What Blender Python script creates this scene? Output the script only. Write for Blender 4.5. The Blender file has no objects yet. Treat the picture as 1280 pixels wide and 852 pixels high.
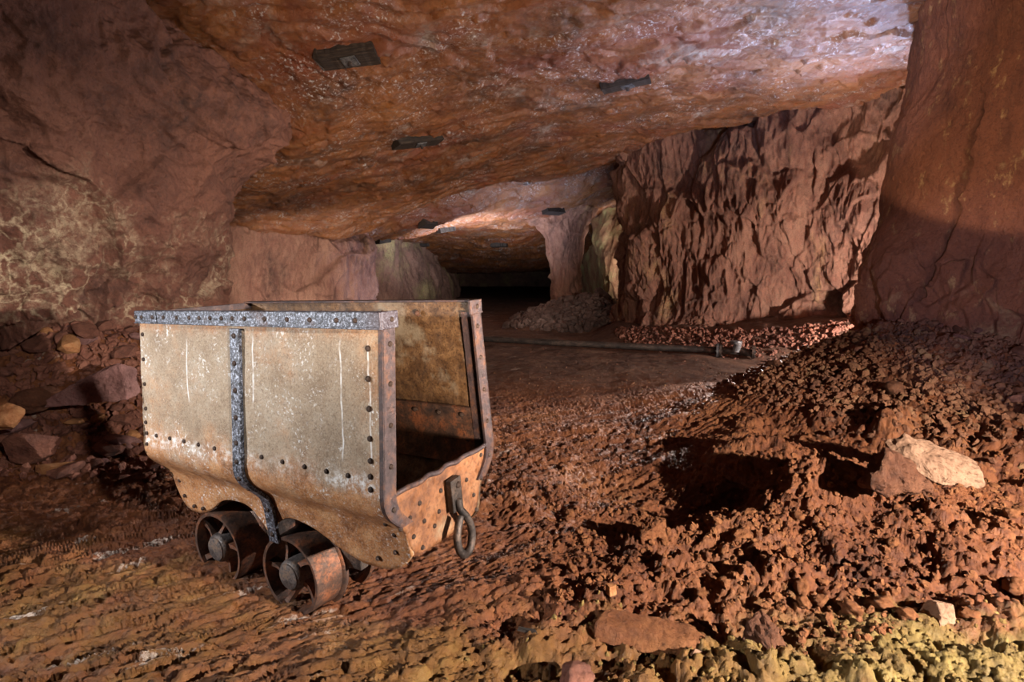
import bpy, math, random
import numpy as np
from mathutils import Matrix, Vector

SC = bpy.context.scene
COL = SC.collection
RNG = np.random.default_rng(7)
random.seed(7)
F = 700.0                      # focal length in pixels of a 1280 px wide frame
PITCH = math.radians(7.0)
CAMZ = 1.14
sp_, cp_ = math.sin(PITCH), math.cos(PITCH)


def at(px, py, Y):
    """world point at distance Y in front of the viewpoint, seen in the direction px, py"""
    rx, ry = (px - 640) / F, (py - 426) / F
    dy, dz = -sp_ * ry + cp_, -cp_ * ry - sp_
    return np.array([rx / dy * Y, Y, CAMZ + dz / dy * Y])


# ------------------------------------------------------------------ noise
def _hash(ix, iy, iz, seed):
    with np.errstate(over='ignore'):
        h = (ix.astype(np.uint32) * np.uint32(374761393) + iy.astype(np.uint32) * np.uint32(668265263)
             + iz.astype(np.uint32) * np.uint32(2246822519) + np.uint32((seed * 3266489917) & 0xffffffff))
        h = (h ^ (h >> np.uint32(15))) * np.uint32(2246822519)
        h = (h ^ (h >> np.uint32(13))) * np.uint32(3266489917)
        return h ^ (h >> np.uint32(16))


_g = np.random.default_rng(1).normal(size=(256, 3))
GRAD = (_g / np.linalg.norm(_g, axis=1)[:, None]).astype(np.float32)


def perlin(p, seed=0):
    p = np.asarray(p, dtype=np.float32)
    i = np.floor(p).astype(np.int64)
    f = p - i
    u = f * f * f * (f * (f * 6 - 15) + 10)
    out = np.zeros(len(p), dtype=np.float32)
    for dx in (0, 1):
        wx = u[:, 0] if dx else 1 - u[:, 0]
        for dy in (0, 1):
            wy = u[:, 1] if dy else 1 - u[:, 1]
            for dz in (0, 1):
                wz = u[:, 2] if dz else 1 - u[:, 2]
                g = GRAD[_hash(i[:, 0] + dx, i[:, 1] + dy, i[:, 2] + dz, seed) & np.uint32(255)]
                d = (g[:, 0] * (f[:, 0] - dx) + g[:, 1] * (f[:, 1] - dy) + g[:, 2] * (f[:, 2] - dz))
                out += wx * wy * wz * d
    return out * 1.5


def fbm(p, oct=4, seed=0, gain=0.5, ridged=False):
    p = np.asarray(p, dtype=np.float32)
    o, a, s = np.zeros(len(p), dtype=np.float32), 1.0, 1.0
    for k in range(oct):
        n = perlin(p * s + 17.3 * k, seed + k)
        if ridged:
            n = 0.5 - np.abs(n) * 1.6
        o += a * n
        a *= gain
        s *= 2.03
    return o


def cells(p, seed=0):
    """nearest jittered cell point: distance, second distance, id, offset"""
    p = np.asarray(p, dtype=np.float32)
    i = np.floor(p).astype(np.int64)
    n = len(p)
    f1 = np.full(n, 9, np.float32)
    f2 = np.full(n, 9, np.float32)
    cid = np.zeros(n, np.uint32)
    off = np.zeros((n, 3), np.float32)
    for dx in (-1, 0, 1):
        for dy in (-1, 0, 1):
            for dz in (-1, 0, 1):
                c = i + np.array([dx, dy, dz])
                h = _hash(c[:, 0], c[:, 1], c[:, 2], seed)
                j = np.stack([(h & np.uint32(1023)), (h >> np.uint32(10)) & np.uint32(1023), (h >> np.uint32(20)) & np.uint32(1023)], 1) / 1023.0
                d = p - (c + j).astype(np.float32)
                dd = np.sqrt((d * d).sum(1))
                near = dd < f1
                f2 = np.where(near, f1, np.minimum(f2, dd))
                f1 = np.where(near, dd, f1)
                cid = np.where(near, h, cid)
                off = np.where(near[:, None], d, off)
    return f1, f2, cid, off


def facets(p, seed=0, tilt=0.8, step=0.5):
    """angular broken-rock relief: every cell is a randomly tilted plane"""
    p = np.asarray(p, dtype=np.float32)
    w = np.stack([perlin(p * 1.3 + 5, seed + 50), perlin(p * 1.3 + 9, seed + 51), perlin(p * 1.3 + 13, seed + 52)], 1)
    f1, f2, cid, off = cells(p + 0.35 * w, seed)
    g = GRAD[(cid >> np.uint32(3)) & np.uint32(255)]
    r = ((cid >> np.uint32(11)) & np.uint32(1023)) / 1023.0 - 0.5
    edge = np.clip((f2 - f1) / 0.10, 0, 1)
    return ((off * g).sum(1) * tilt + r * step) * (0.35 + 0.65 * edge)


def sstep(a, b, x):
    t = np.clip((x - a) / (b - a), 0, 1)
    return t * t * (3 - 2 * t)


# ------------------------------------------------------------------ mesh helpers
def mesh(name, v, faces, mat=None, smooth=True):
    """faces: (n,3) or (n,4) array, or a list of tuples"""
    me = bpy.data.meshes.new(name)
    v = np.asarray(v, dtype=np.float32)
    if isinstance(faces, np.ndarray):
        k = faces.shape[1]
        me.vertices.add(len(v))
        me.vertices.foreach_set('co', v.ravel())
        me.loops.add(faces.size)
        me.loops.foreach_set('vertex_index', faces.astype(np.int32).ravel())
        me.polygons.add(len(faces))
        me.polygons.foreach_set('loop_start', np.arange(0, faces.size, k, dtype=np.int32))
        me.update(calc_edges=True)
        me.validate()
    else:
        me.from_pydata([tuple(map(float, q)) for q in v], [], [tuple(map(int, q)) for q in faces])
        me.update()
    me.polygons.foreach_set('use_smooth', [smooth] * len(me.polygons))
    if mat:
        me.materials.append(mat)
    return me


def link(name, me, parent=None):
    o = bpy.data.objects.new(name, me)
    COL.objects.link(o)
    if parent is not None:
        o.parent = parent
    return o


def tag(o, label=None, cat=None, group=None, kind=None):
    if label: o['label'] = label
    if cat: o['category'] = cat
    if group: o['group'] = group
    if kind: o['kind'] = kind
    return o


def empty(name, M, label, cat, group=None):
    o = bpy.data.objects.new(name, None)
    o.empty_display_size = 0.1
    COL.objects.link(o)
    o.matrix_world = M
    return tag(o, label, cat, group)


def grid_faces(nu, nv, wrap=False):
    """vertex index = u*nv + v"""
    u = np.arange(nu if wrap else nu - 1)
    v = np.arange(nv - 1)
    U, V = np.meshgrid(u, v, indexing='ij')
    U2 = (U + 1) % nu
    return np.stack([U * nv + V, U2 * nv + V, U2 * nv + V + 1, U * nv + V + 1], -1).reshape(-1, 4)


class MB:
    """collects shapes of ONE part"""
    def __init__(s):
        s.v, s.f = [], []

    def add(s, v, f):
        b = len(s.v)
        s.v += [tuple(map(float, q)) for q in v]
        s.f += [tuple(int(i) + b for i in q) for q in f]
        return s

    def box(s, c, d, M=None, bev=0.0):
        import bmesh
        bm = bmesh.new()
        bmesh.ops.create_cube(bm, size=1)
        for q in bm.verts:
            q.co = Vector((q.co.x * d[0], q.co.y * d[1], q.co.z * d[2]))
        if bev:
            bmesh.ops.bevel(bm, geom=bm.edges[:], offset=bev, segments=2, profile=0.5, affect='EDGES')
        bm.verts.index_update()
        vs = [(M @ q.co if M else q.co) + Vector(c) for q in bm.verts]
        s.add(vs, [[q.index for q in f.verts] for f in bm.faces])
        bm.free()
        return s

    def tube(s, pts, r, n=10, caps=True):
        pts = [np.array(p, float) for p in pts]
        rs = r if hasattr(r, '__len__') else [r] * len(pts)
        up = None
        rings = []
        for i, p in enumerate(pts):
            t = pts[min(i + 1, len(pts) - 1)] - pts[max(i - 1, 0)]
            t = t / np.linalg.norm(t)
            if up is None:
                up = np.cross(t, [0.31, 0.2, 0.93]); up /= np.linalg.norm(up)
            up = up - t * (up @ t); up /= np.linalg.norm(up)
            w = np.cross(t, up)
            rings.append([p + rs[i] * (math.cos(a) * up + math.sin(a) * w) for a in np.linspace(0, 2 * math.pi, n, endpoint=False)])
        v = [q for rg in rings for q in rg]
        f = [(i * n + k, i * n + (k + 1) % n, (i + 1) * n + (k + 1) % n, (i + 1) * n + k) for i in range(len(pts) - 1) for k in range(n)]
        if caps:
            f.append(tuple(range(n))[::-1]); f.append(tuple((len(pts) - 1) * n + k for k in range(n)))
        return s.add(v, f)

    def lathe(s, prof, n=40, M=None, close=False):
        """profile (r, z) turned about the z axis"""
        v, f = [], []
        m = len(prof)
        for k in range(n):
            a = 2 * math.pi * k / n
            for r, z in prof:
                q = Vector((r * math.cos(a), r * math.sin(a), z))
                v.append(M @ q if M else q)
        for k in range(n):
            for j in range(m if close else m - 1):
                j2 = (j + 1) % m
                f.append((k * m + j, ((k + 1) % n) * m + j, ((k + 1) % n) * m + j2, k * m + j2))
        return s.add(v, f)

    def build(s, name, mat, parent=None, smooth=False, angle=None):
        import bmesh
        me = mesh(name, s.v, s.f, mat, smooth or angle is not None)
        bm = bmesh.new(); bm.from_mesh(me)
        bmesh.ops.recalc_face_normals(bm, faces=bm.faces[:])
        if angle is not None:
            for e in bm.edges:
                if len(e.link_faces) == 2 and e.calc_face_angle(0) > angle:
                    e.smooth = False
        bm.to_mesh(me); bm.free()
        return link(name, me, parent)


# ------------------------------------------------------------------ materials
def srgb(r, g, b):
    def c(x):
        x /= 255.0
        return x / 12.92 if x <= 0.04045 else ((x + 0.055) / 1.055) ** 2.4
    return (c(r), c(g), c(b), 1)


class NT:
    def __init__(s, name):
        s.m = bpy.data.materials.new(name)
        s.m.use_nodes = True
        s.t = s.m.node_tree
        s.b = s.t.nodes['Principled BSDF']
        s.co = s.t.nodes.new('ShaderNodeTexCoord').outputs['Object']

    def n(s, typ, props=None, **ins):
        nd = s.t.nodes.new(typ)
        for k, v in (props or {}).items():
            setattr(nd, k, v)
        for k, v in ins.items():
            s.set(nd.inputs[k.replace('_', ' ')], v)
        return nd

    def set(s, sock, v):
        if hasattr(v, 'is_output') or isinstance(v, bpy.types.NodeSocket):
            s.t.links.new(v, sock)
        else:
            sock.default_value = v

    def noise(s, scale, detail=5, rough=0.6, vec=None, dist=0.0, col=False):
        nd = s.n('ShaderNodeTexNoise', Vector=vec or s.co, Scale=scale, Detail=detail, Roughness=rough, Distortion=dist)
        return nd.outputs['Color' if col else 'Fac']

    def voro(s, scale, feature='F1', vec=None, out='Distance', rand=1.0):
        nd = s.n('ShaderNodeTexVoronoi', {'feature': feature}, Vector=vec or s.co, Scale=scale, Randomness=rand)
        return nd.outputs[out]

    def ramp(s, fac, stops):
        nd = s.n('ShaderNodeValToRGB', Fac=fac)
        el = nd.color_ramp.elements
        while len(el) < len(stops):
            el.new(0.5)
        for e, (p, c) in zip(el, stops):
            e.position = p
            e.color = c if hasattr(c, '__len__') else (c, c, c, 1)
        return nd.outputs['Color']

    def mix(s, fac, a, b, blend='MIX'):
        nd = s.n('ShaderNodeMix', {'data_type': 'RGBA', 'blend_type': blend})
        s.set(nd.inputs[0], fac); s.set(nd.inputs[6], a); s.set(nd.inputs[7], b)
        return nd.outputs[2]

    def math(s, op, a, b=0.0, clamp=False):
        nd = s.n('ShaderNodeMath', {'operation': op, 'use_clamp': clamp})
        s.set(nd.inputs[0], a); s.set(nd.inputs[1], b)
        return nd.outputs[0]

    def map(s, x, a, b, c=0.0, d=1.0):
        nd = s.n('ShaderNodeMapRange', {'interpolation_type': 'SMOOTHSTEP'})
        for k, v in enumerate((x, a, b, c, d)):
            s.set(nd.inputs[k], v)
        return nd.outputs[0]

    def scaled(s, x, y, z, rot=(0, 0, 0)):
        nd = s.n('ShaderNodeMapping', Vector=s.co)
        nd.inputs['Scale'].default_value = (x, y, z)
        nd.inputs['Rotation'].default_value = rot
        return nd.outputs[0]

    def xyz(s):
        nd = s.n('ShaderNodeSeparateXYZ', Vector=s.co)
        return nd.outputs

    def finish(s, color, rough, bumps=(), metal=0.0, spec=0.5):
        s.set(s.b.inputs['Base Color'], color)
        s.set(s.b.inputs['Roughness'], rough)
        s.set(s.b.inputs['Metallic'], metal)
        s.set(s.b.inputs['Specular IOR Level'], spec)
        prev = None
        for h, dist, stren in bumps:
            nd = s.n('ShaderNodeBump', Height=h, Distance=dist, Strength=stren)
            if prev is not None:
                s.set(nd.inputs['Normal'], prev)
            prev = nd.outputs['Normal']
        if prev is not None:
            s.set(s.b.inputs['Normal'], prev)
        return s.m


def rock_mat(name, dark, mid, light, patch=None, patch_rng=(0.55, 0.72), patch_scale=1.2, zlim=None, net=False,
             rough=(0.55, 0.9), spec=0.4, stretch=(1, 1, 1), grain=1.0, glint=None, glint_rng=(0.62, 0.72), second=None, bump=1.0):
    s = NT(name)
    v = s.scaled(*stretch)
    n1 = s.noise(1.6, 6, 0.62, v)
    n2 = s.noise(9, 6, 0.7, v)
    n3 = s.noise(55, 4, 0.7)
    col = s.ramp(n1, [(0.30, dark), (0.5, mid), (0.70, light)])
    col = s.mix(s.ramp(n2, [(0.42, 0.0), (0.62, 0.55)]), col, light)
    col = s.mix(s.ramp(n3, [(0.34, 0.45), (0.50, 0.0)]), col, dark)
    if second:
        sc, rng = second[1], second[2]
        col = s.mix(s.ramp(s.noise(sc, 5, 0.65, None, 0.6), [(rng[0], 0.0), (rng[1], 0.85)]), col, second[0])
    pm = None
    if patch:
        pm = s.ramp(s.noise(patch_scale, 7, 0.68, v), [(patch_rng[0], 0.0), (patch_rng[1], 1.0)])
        if net:
            w = s.n('ShaderNodeVectorMath', {'operation': 'MULTIPLY_ADD'})
            s.set(w.inputs[0], s.noise(5, 4, 0.6, col=True)); w.inputs[1].default_value = (0.25, 0.25, 0.25); s.set(w.inputs[2], s.co)
            e = s.voro(8.5, 'DISTANCE_TO_EDGE', w.outputs[0])
            line = s.ramp(e, [(0.01, 1.0), (0.13, 0.0)])
            blot = s.ramp(s.noise(4.0, 6, 0.7), [(0.46, 0.0), (0.60, 0.9)])
            pm = s.math('MULTIPLY', pm, s.math('MAXIMUM', line, blot), True)
        if zlim:
            z = s.xyz()[2]
            zz = s.math('ADD', z, s.math('MULTIPLY', s.math('SUBTRACT', s.noise(1.1, 3), 0.5), 1.2))
            m = s.math('MULTIPLY', s.map(zz, zlim[0], zlim[0] + 0.25), s.map(zz, zlim[1], zlim[1] - 0.4))
            pm = s.math('MULTIPLY', pm, m)
        pm = s.math('MULTIPLY', pm, s.ramp(s.noise(28, 4, 0.7), [(0.38, 0.15), (0.55, 1.0)]))
        col = s.mix(pm, col, patch)
    if glint:  # pale flecks paint wet sparkle highlights into the colour
        fm = s.ramp(s.noise(38, 3, 0.75), [(glint_rng[0], 0.0), (glint_rng[1], 1.0)])
        fm = s.math('MULTIPLY', fm, s.ramp(s.noise(2.1, 4), [(0.45, 0.0), (0.62, 1.0)]))
        col = s.mix(fm, col, glint)
    r = s.ramp(s.noise(6, 5, 0.7), [(0.35, rough[0]), (0.65, rough[1])])
    h1 = s.noise(16, 8, 0.7, v)
    h2 = s.noise(80, 6, 0.75)
    return s.finish(col, r, [(h1, 0.08 * bump, 0.75 * grain), (h2, 0.02 * bump, 0.85 * grain)], 0, spec)


RED_D, RED_M, RED_L = srgb(66, 38, 30), srgb(118, 66, 50), srgb(150, 92, 72)
M = {}
M['wall_left'] = rock_mat('red_sandstone_left', srgb(58, 36, 30), srgb(106, 66, 53), srgb(130, 84, 66), patch=srgb(204, 182, 150), patch_rng=(0.46, 0.60), patch_scale=0.8, zlim=(0.75, 2.0), net=True, grain=0.8)
M['wall_mid'] = rock_mat('red_sandstone_hewn', srgb(74, 48, 40), srgb(128, 84, 68), srgb(160, 116, 94), patch=srgb(190, 150, 104), patch_rng=(0.58, 0.74), patch_scale=0.9, stretch=(1.6, 1.6, 0.6), grain=0.9, bump=1.3)
M['wall_right'] = rock_mat('red_sandstone_right', srgb(70, 38, 26), srgb(114, 64, 42), srgb(138, 82, 54), patch=srgb(168, 128, 84), patch_rng=(0.58, 0.66), patch_scale=10.0, stretch=(1, 1, 0.45), grain=0.9, second=(srgb(164, 132, 92), 2.4, (0.60, 0.70)))
M['wall_far'] = rock_mat('far_rock', srgb(92, 66, 58), srgb(140, 104, 90), srgb(170, 132, 112), patch=srgb(190, 178, 120), patch_rng=(0.52, 0.7), patch_scale=0.6)
M['wall_stained'] = rock_mat('stained_far_rock', srgb(96, 66, 52), srgb(160, 112, 82), srgb(186, 146, 112), patch=srgb(168, 170, 116), patch_rng=(0.48, 0.62), patch_scale=0.8)
M['ceiling'] = rock_mat('wet_ochre_roof', srgb(54, 30, 17), srgb(112, 62, 28), srgb(138, 84, 38), second=(srgb(106, 50, 28), 0.8, (0.48, 0.66)), patch=srgb(150, 138, 130), patch_rng=(0.58, 0.72), patch_scale=1.4,
                        rough=(0.26, 0.6), spec=0.65, grain=0.75, glint=srgb(176, 170, 172), glint_rng=(0.56, 0.63))


def floor_material():
    s = NT('red_clay_ground')
    x, y, z = s.xyz()
    red = s.ramp(s.noise(1.8, 7, 0.65), [(0.3, srgb(96, 52, 30)), (0.5, srgb(146, 86, 50)), (0.72, srgb(174, 114, 72))])
    red = s.mix(s.ramp(s.noise(26, 5, 0.7), [(0.38, 0.7), (0.55, 0.0)]), red, srgb(92, 46, 30))
    och = s.ramp(s.noise(7, 6, 0.7), [(0.32, srgb(92, 56, 26)), (0.52, srgb(142, 96, 46)), (0.75, srgb(172, 136, 76))])
    grn = s.ramp(s.noise(9, 6, 0.7), [(0.32, srgb(112, 86, 42)), (0.62, srgb(172, 144, 82))])
    och = s.mix(s.map(s.math('ADD', x, s.math('MULTIPLY', s.noise(3, 4), 0.6)), 0.75, 1.35), och, grn)
    wob = s.math('MULTIPLY', s.math('SUBTRACT', s.noise(2.6, 6, 0.65), 0.5), 1.1)
    edge = s.map(x, -2.2, 0.1, 2.25, 1.68)
    om = s.map(s.math('ADD', s.math('SUBTRACT', edge, y), wob), -0.10, 0.16)
    lred = s.ramp(s.noise(2.3, 6, 0.65), [(0.42, 0.0), (0.60, 0.9)])
    om = s.math('MULTIPLY', om, s.math('SUBTRACT', 1.0, s.math('MULTIPLY', lred, s.map(x, -0.2, -0.9))))
    col = s.mix(om, red, och)
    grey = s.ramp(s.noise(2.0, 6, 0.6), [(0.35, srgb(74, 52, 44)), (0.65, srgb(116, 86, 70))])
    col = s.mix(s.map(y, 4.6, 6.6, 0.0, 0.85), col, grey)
    # pale salt crust along the crests of the ground
    rt = s.scaled(1, 1, 1, (0, 0, -0.5))
    mp = s.n('ShaderNodeMapping', Vector=rt); mp.inputs['Scale'].default_value = (0.8, 4.5, 1.0)
    v = mp.outputs[0]
    salt = s.math('MULTIPLY', s.ramp(s.noise(2.6, 3, 0.55, v), [(0.63, 0.0), (0.67, 1.0)]), s.ramp(s.noise(34, 5, 0.85), [(0.47, 0.0), (0.56, 0.9)]))
    salt = s.math('MULTIPLY', salt, s.map(x, 0.5, -0.5))
    col = s.mix(salt, col, srgb(226, 208, 196))
    r = s.ramp(s.noise(12, 5, 0.7), [(0.35, 0.42), (0.65, 0.85)])
    return s.finish(col, r, [(s.noise(24, 9, 0.75), 0.06, 0.9), (s.noise(110, 6, 0.8), 0.014, 0.9)], 0, 0.4)


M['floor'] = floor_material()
M['gravel'] = rock_mat('red_gravel', srgb(56, 32, 23), srgb(106, 64, 43), srgb(140, 94, 64), second=(srgb(140, 108, 72), 6, (0.55, 0.7)), grain=0.7, spec=0.4)
M['clod'] = rock_mat('red_clay_clod', srgb(100, 56, 34), srgb(148, 90, 54), srgb(174, 116, 74), grain=1.0, spec=0.3)
M['clod_ochre'] = rock_mat('ochre_clay_clod', srgb(100, 72, 36), srgb(150, 116, 62), srgb(176, 148, 90), grain=1.0, spec=0.3)
M['boulder'] = rock_mat('rough_boulder', srgb(72, 42, 30), srgb(118, 72, 50), srgb(142, 94, 68), grain=1.3, spec=0.35)
M['pale_rock'] = rock_mat('pale_sandstone', srgb(100, 70, 52), srgb(136, 102, 80), srgb(158, 124, 100), grain=0.5, spec=0.35)
M['purple_rock'] = rock_mat('purple_slab', srgb(84, 54, 52), srgb(124, 86, 82), srgb(146, 108, 102), grain=0.6)
M['red_rock'] = rock_mat('red_rubble', srgb(66, 38, 32), srgb(116, 70, 56), srgb(150, 100, 80), grain=0.7)
M['orange_rock'] = rock_mat('orange_rubble', srgb(130, 76, 42), srgb(176, 116, 70), srgb(200, 150, 104), grain=0.7)
M['far_rubble'] = rock_mat('dark_rubble', srgb(40, 30, 28), srgb(84, 62, 55), srgb(124, 98, 88), grain=0.7)


def cart_paint():
    s = NT('weathered_tan_steel')
    x, y, z = s.xyz()            # z measured from the wheels up
    n = s.noise(7, 6, 0.65)
    col = s.ramp(n, [(0.3, srgb(126, 106, 86)), (0.5, srgb(154, 136, 116)), (0.72, srgb(174, 164, 150))])
    rust = s.ramp(s.noise(14, 7, 0.7), [(0.3, srgb(112, 68, 40)), (0.5, srgb(172, 118, 74)), (0.7, srgb(196, 150, 106))])
    low = s.map(s.math('ADD', z, s.math('MULTIPLY', s.math('SUBTRACT', s.noise(5, 6, 0.7), 0.5), 0.5)), 0.66, 0.48)
    edge = s.math('MAXIMUM', s.map(x, 0.46, 0.60, 0, 0.6), s.map(z, 0.94, 1.0, 0, 0.75))
    blot = s.ramp(s.noise(3.6, 6, 0.7), [(0.5, 0.0), (0.68, 0.6)])
    rm = s.math('MAXIMUM', low, s.math('MULTIPLY', s.math('ADD', edge, blot, True), s.ramp(s.noise(20, 5, 0.7), [(0.4, 0.1), (0.6, 1.0)])))
    col = s.mix(rm, col, rust)
    col = s.mix(s.ramp(s.noise(150, 4, 0.8), [(0.38, 0.5), (0.50, 0.0)]), col, srgb(84, 64, 48))
    col = s.mix(s.ramp(s.noise(140, 3, 0.8), [(0.52, 0.0), (0.66, 0.5)]), col, srgb(184, 174, 160))
    # salt speckle, a band of it along the shoulder, thin dried runs
    dots = s.ramp(s.noise(90, 3, 0.7), [(0.56, 0.0), (0.64, 1.0)])
    clus = s.ramp(s.noise(6.5, 5, 0.7, None, 0.8), [(0.49, 0.0), (0.62, 1.0)])
    band = s.math('MULTIPLY', s.map(s.math('ABSOLUTE', s.math('SUBTRACT', z, 0.575), 0), 0.045, 0.008), s.ramp(s.noise(7, 4, 0.7), [(0.40, 0.0), (0.58, 1.0)]))
    fine = s.ramp(s.noise(45, 5, 0.8), [(0.45, 0.0), (0.62, 1.0)])
    white = s.math('MAXIMUM', s.math('MULTIPLY', dots, clus), s.math('MULTIPLY', band, fine))
    wx = s.math('ADD', x, s.math('MULTIPLY', s.math('SUBTRACT', s.noise(9, 2), 0.5), 0.02))
    run = None
    for xr, z0, z1 in ((0.44, 0.62, 0.98), (0.545, 0.62, 0.97), (0.06, 0.74, 0.98), (-0.29, 0.72, 0.96)):
        l = s.map(s.math('ABSOLUTE', s.math('SUBTRACT', wx, xr), 0), 0.0045, 0.001)
        l = s.math('MULTIPLY', l, s.math('MULTIPLY', s.map(z, z0, z0 + 0.03), s.map(z, z1, z1 - 0.05)))
        run = l if run is None else s.math('MAXIMUM', run, l)
    run = s.math('MULTIPLY', run, s.ramp(s.noise(30, 3), [(0.35, 0.25), (0.55, 0.9)]))
    white = s.math('MAXIMUM', white, run)
    col = s.mix(white, col, srgb(222, 222, 224))
    h = s.noise(60, 7, 0.75)
    return s.finish(col, s.ramp(n, [(0.3, 0.5), (0.7, 0.75)]), [(h, 0.006, 0.8), (s.noise(9, 4), 0.02, 0.3)], 0.1, 0.4)


def speckled_steel():
    s = NT('glint_speckled_steel')
    col = s.ramp(s.noise(120, 4, 0.75), [(0.40, srgb(26, 26, 30)), (0.52, srgb(78, 82, 94)), (0.66, srgb(166, 174, 192))])  # weathered speckle; its palest tone paints in blue-white highlights
    x = s.xyz()[0]
    col = s.mix(s.math('MULTIPLY', s.map(x, 0.50, 0.60), 0.75), col, srgb(70, 60, 66))
    col = s.mix(s.ramp(s.noise(11, 5, 0.7), [(0.56, 0.0), (0.72, 0.7)]), col, srgb(72, 48, 40))
    return s.finish(col, s.ramp(s.noise(30, 4), [(0.35, 0.3), (0.65, 0.6)]), [(s.noise(150, 4, 0.7), 0.003, 0.6)], 0.35, 0.5)


def rust_metal(name, cols, metal=0.2, sc=1.0, pale=None):
    s = NT(name)
    col = s.ramp(s.noise(16 * sc, 7, 0.72), [(0.32, cols[0]), (0.5, cols[1]), (0.68, cols[2])])
    col = s.mix(s.ramp(s.noise(120 * sc, 3, 0.7), [(0.35, 0.7), (0.5, 0.0)]), col, cols[0])
    if pale:
        col = s.mix(s.ramp(s.noise(7 * sc, 6, 0.7), [(0.54, 0.0), (0.68, 0.8)]), col, pale)
    return s.finish(col, s.ramp(s.noise(24, 4), [(0.35, 0.35), (0.65, 0.7)]), [(s.noise(110 * sc, 5, 0.75), 0.004, 0.6)], metal, 0.5)


M['tan'] = cart_paint()
M['speck'] = speckled_steel()
M['inner'] = rust_metal('rusty_inner_plate', (srgb(44, 28, 18), srgb(92, 66, 44), srgb(128, 98, 68)), pale=srgb(132, 120, 104))
M['post'] = rust_metal('violet_brown_angle_iron', (srgb(40, 32, 33), srgb(70, 56, 58), srgb(112, 74, 52)), 0.3)
M['endplate'] = rust_metal('orange_rust_plate', (srgb(80, 48, 32), srgb(130, 84, 54), srgb(152, 110, 78)), 0.1, 0.7, pale=srgb(150, 128, 102))
M['rivet'] = rust_metal('dark_rivet', (srgb(26, 20, 18), srgb(62, 46, 40), srgb(104, 78, 62)), 0.3)
M['wheel'] = rust_metal('rusty_cast_iron', (srgb(46, 38, 38), srgb(92, 66, 54), srgb(160, 96, 62)), 0.3, 0.9)
M['hub'] = rust_metal('grey_cast_iron', (srgb(50, 46, 46), srgb(92, 86, 86), srgb(132, 106, 84)), 0.35)
M['iron'] = rust_metal('dark_forged_iron', (srgb(30, 26, 26), srgb(70, 60, 56), srgb(112, 92, 80)), 0.5)
M['pipe'] = rust_metal('old_steel_pipe', (srgb(40, 34, 32), srgb(74, 64, 60), srgb(110, 92, 82)), 0.5, 0.4)
M['flange'] = rust_metal('grey_flange', (srgb(48, 46, 48), srgb(104, 102, 104), srgb(150, 146, 146)), 0.5)


def wood_mat():
    s = NT('old_dark_timber')
    v = s.scaled(1.0, 14.0, 14.0)
    col = s.ramp(s.noise(5, 6, 0.65, v), [(0.32, srgb(16, 11, 9)), (0.52, srgb(40, 29, 23)), (0.72, srgb(70, 56, 46))])
    return s.finish(col, 0.7, [(s.noise(8, 6, 0.7, v), 0.01, 0.7)], 0, 0.4)


M['wood'] = wood_mat()

# ------------------------------------------------------------------ roof (ceiling)
C_PTS = np.array([at(*q) for q in [
    (150, 0, 3.9), (320, 112, 5.0), (368, 160, 5.35), (290, 240, 6.5), (300, 272, 8.0), (430, 298, 9.5), (480, 279, 9.5),
    (600, 232, 9.6), (690, 212, 9.6), (770, 193, 9.4), (880, 160, 8.6), (1000, 138, 7.8), (1120, 112, 7.0), (640, 0, 4.25), (900, 0, 4.5), (1140, 0, 4.85),
    (640, 100, 5.6), (500, 175, 6.4), (430, 70, 4.7), (780, 105, 6.1), (960, 70, 5.7), (640, 170, 7.4), (560, 225, 8.2), (400, 240, 7.4),
    (640, 262, 11.5), (700, 276, 13.5), (560, 283, 13.5), (480, 300, 13.0), (560, 304, 17.0), (560, 334, 22.0), (640, 334, 22.0), (470, 316, 18.0), (640, 305, 16.5),
    (750, 258, 15.0), (800, 240, 13.0), (900, 200, 12.0)]] + [
    [-3.0, 0.5, 3.0], [0, 0.5, 3.25], [3.5, 0.5, 3.5], [-3, -2, 3.0], [0, -2, 3.2], [4, -2, 3.5], [-5, 4, 2.4], [-6, 8, 2.0], [-7, 14, 2.0], [6.5, 4, 3.6], [8, 8, 3.4], [8, 14, 2.8],
    [-6, 26, 1.2], [0, 27, 1.2], [6, 26, 1.6], [-6, 45, 1.2], [0, 45, 1.2], [6, 45, 1.4]])


def tps(P, smooth=0.02):
    n = len(P)
    d = np.linalg.norm(P[:, None, :2] - P[None, :, :2], axis=2)
    K = np.where(d > 0, d * d * np.log(d + 1e-9), 0) + smooth * np.eye(n)
    A = np.zeros((n + 3, n + 3))
    A[:n, :n] = K; A[:n, n] = 1; A[:n, n + 1:] = P[:, :2]; A[n, :n] = 1; A[n + 1:, :n] = P[:, :2].T
    w = np.linalg.solve(A, np.concatenate([P[:, 2], np.zeros(3)]))

    def f(x, y):
        z = w[n] + w[n + 1] * x + w[n + 2] * y
        for k in range(n):
            r2 = (x - P[k, 0]) ** 2 + (y - P[k, 1]) ** 2
            z = z + w[k] * 0.5 * r2 * np.log(r2 + 1e-12)
        return z
    return f


CEIL = tps(C_PTS)


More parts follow.
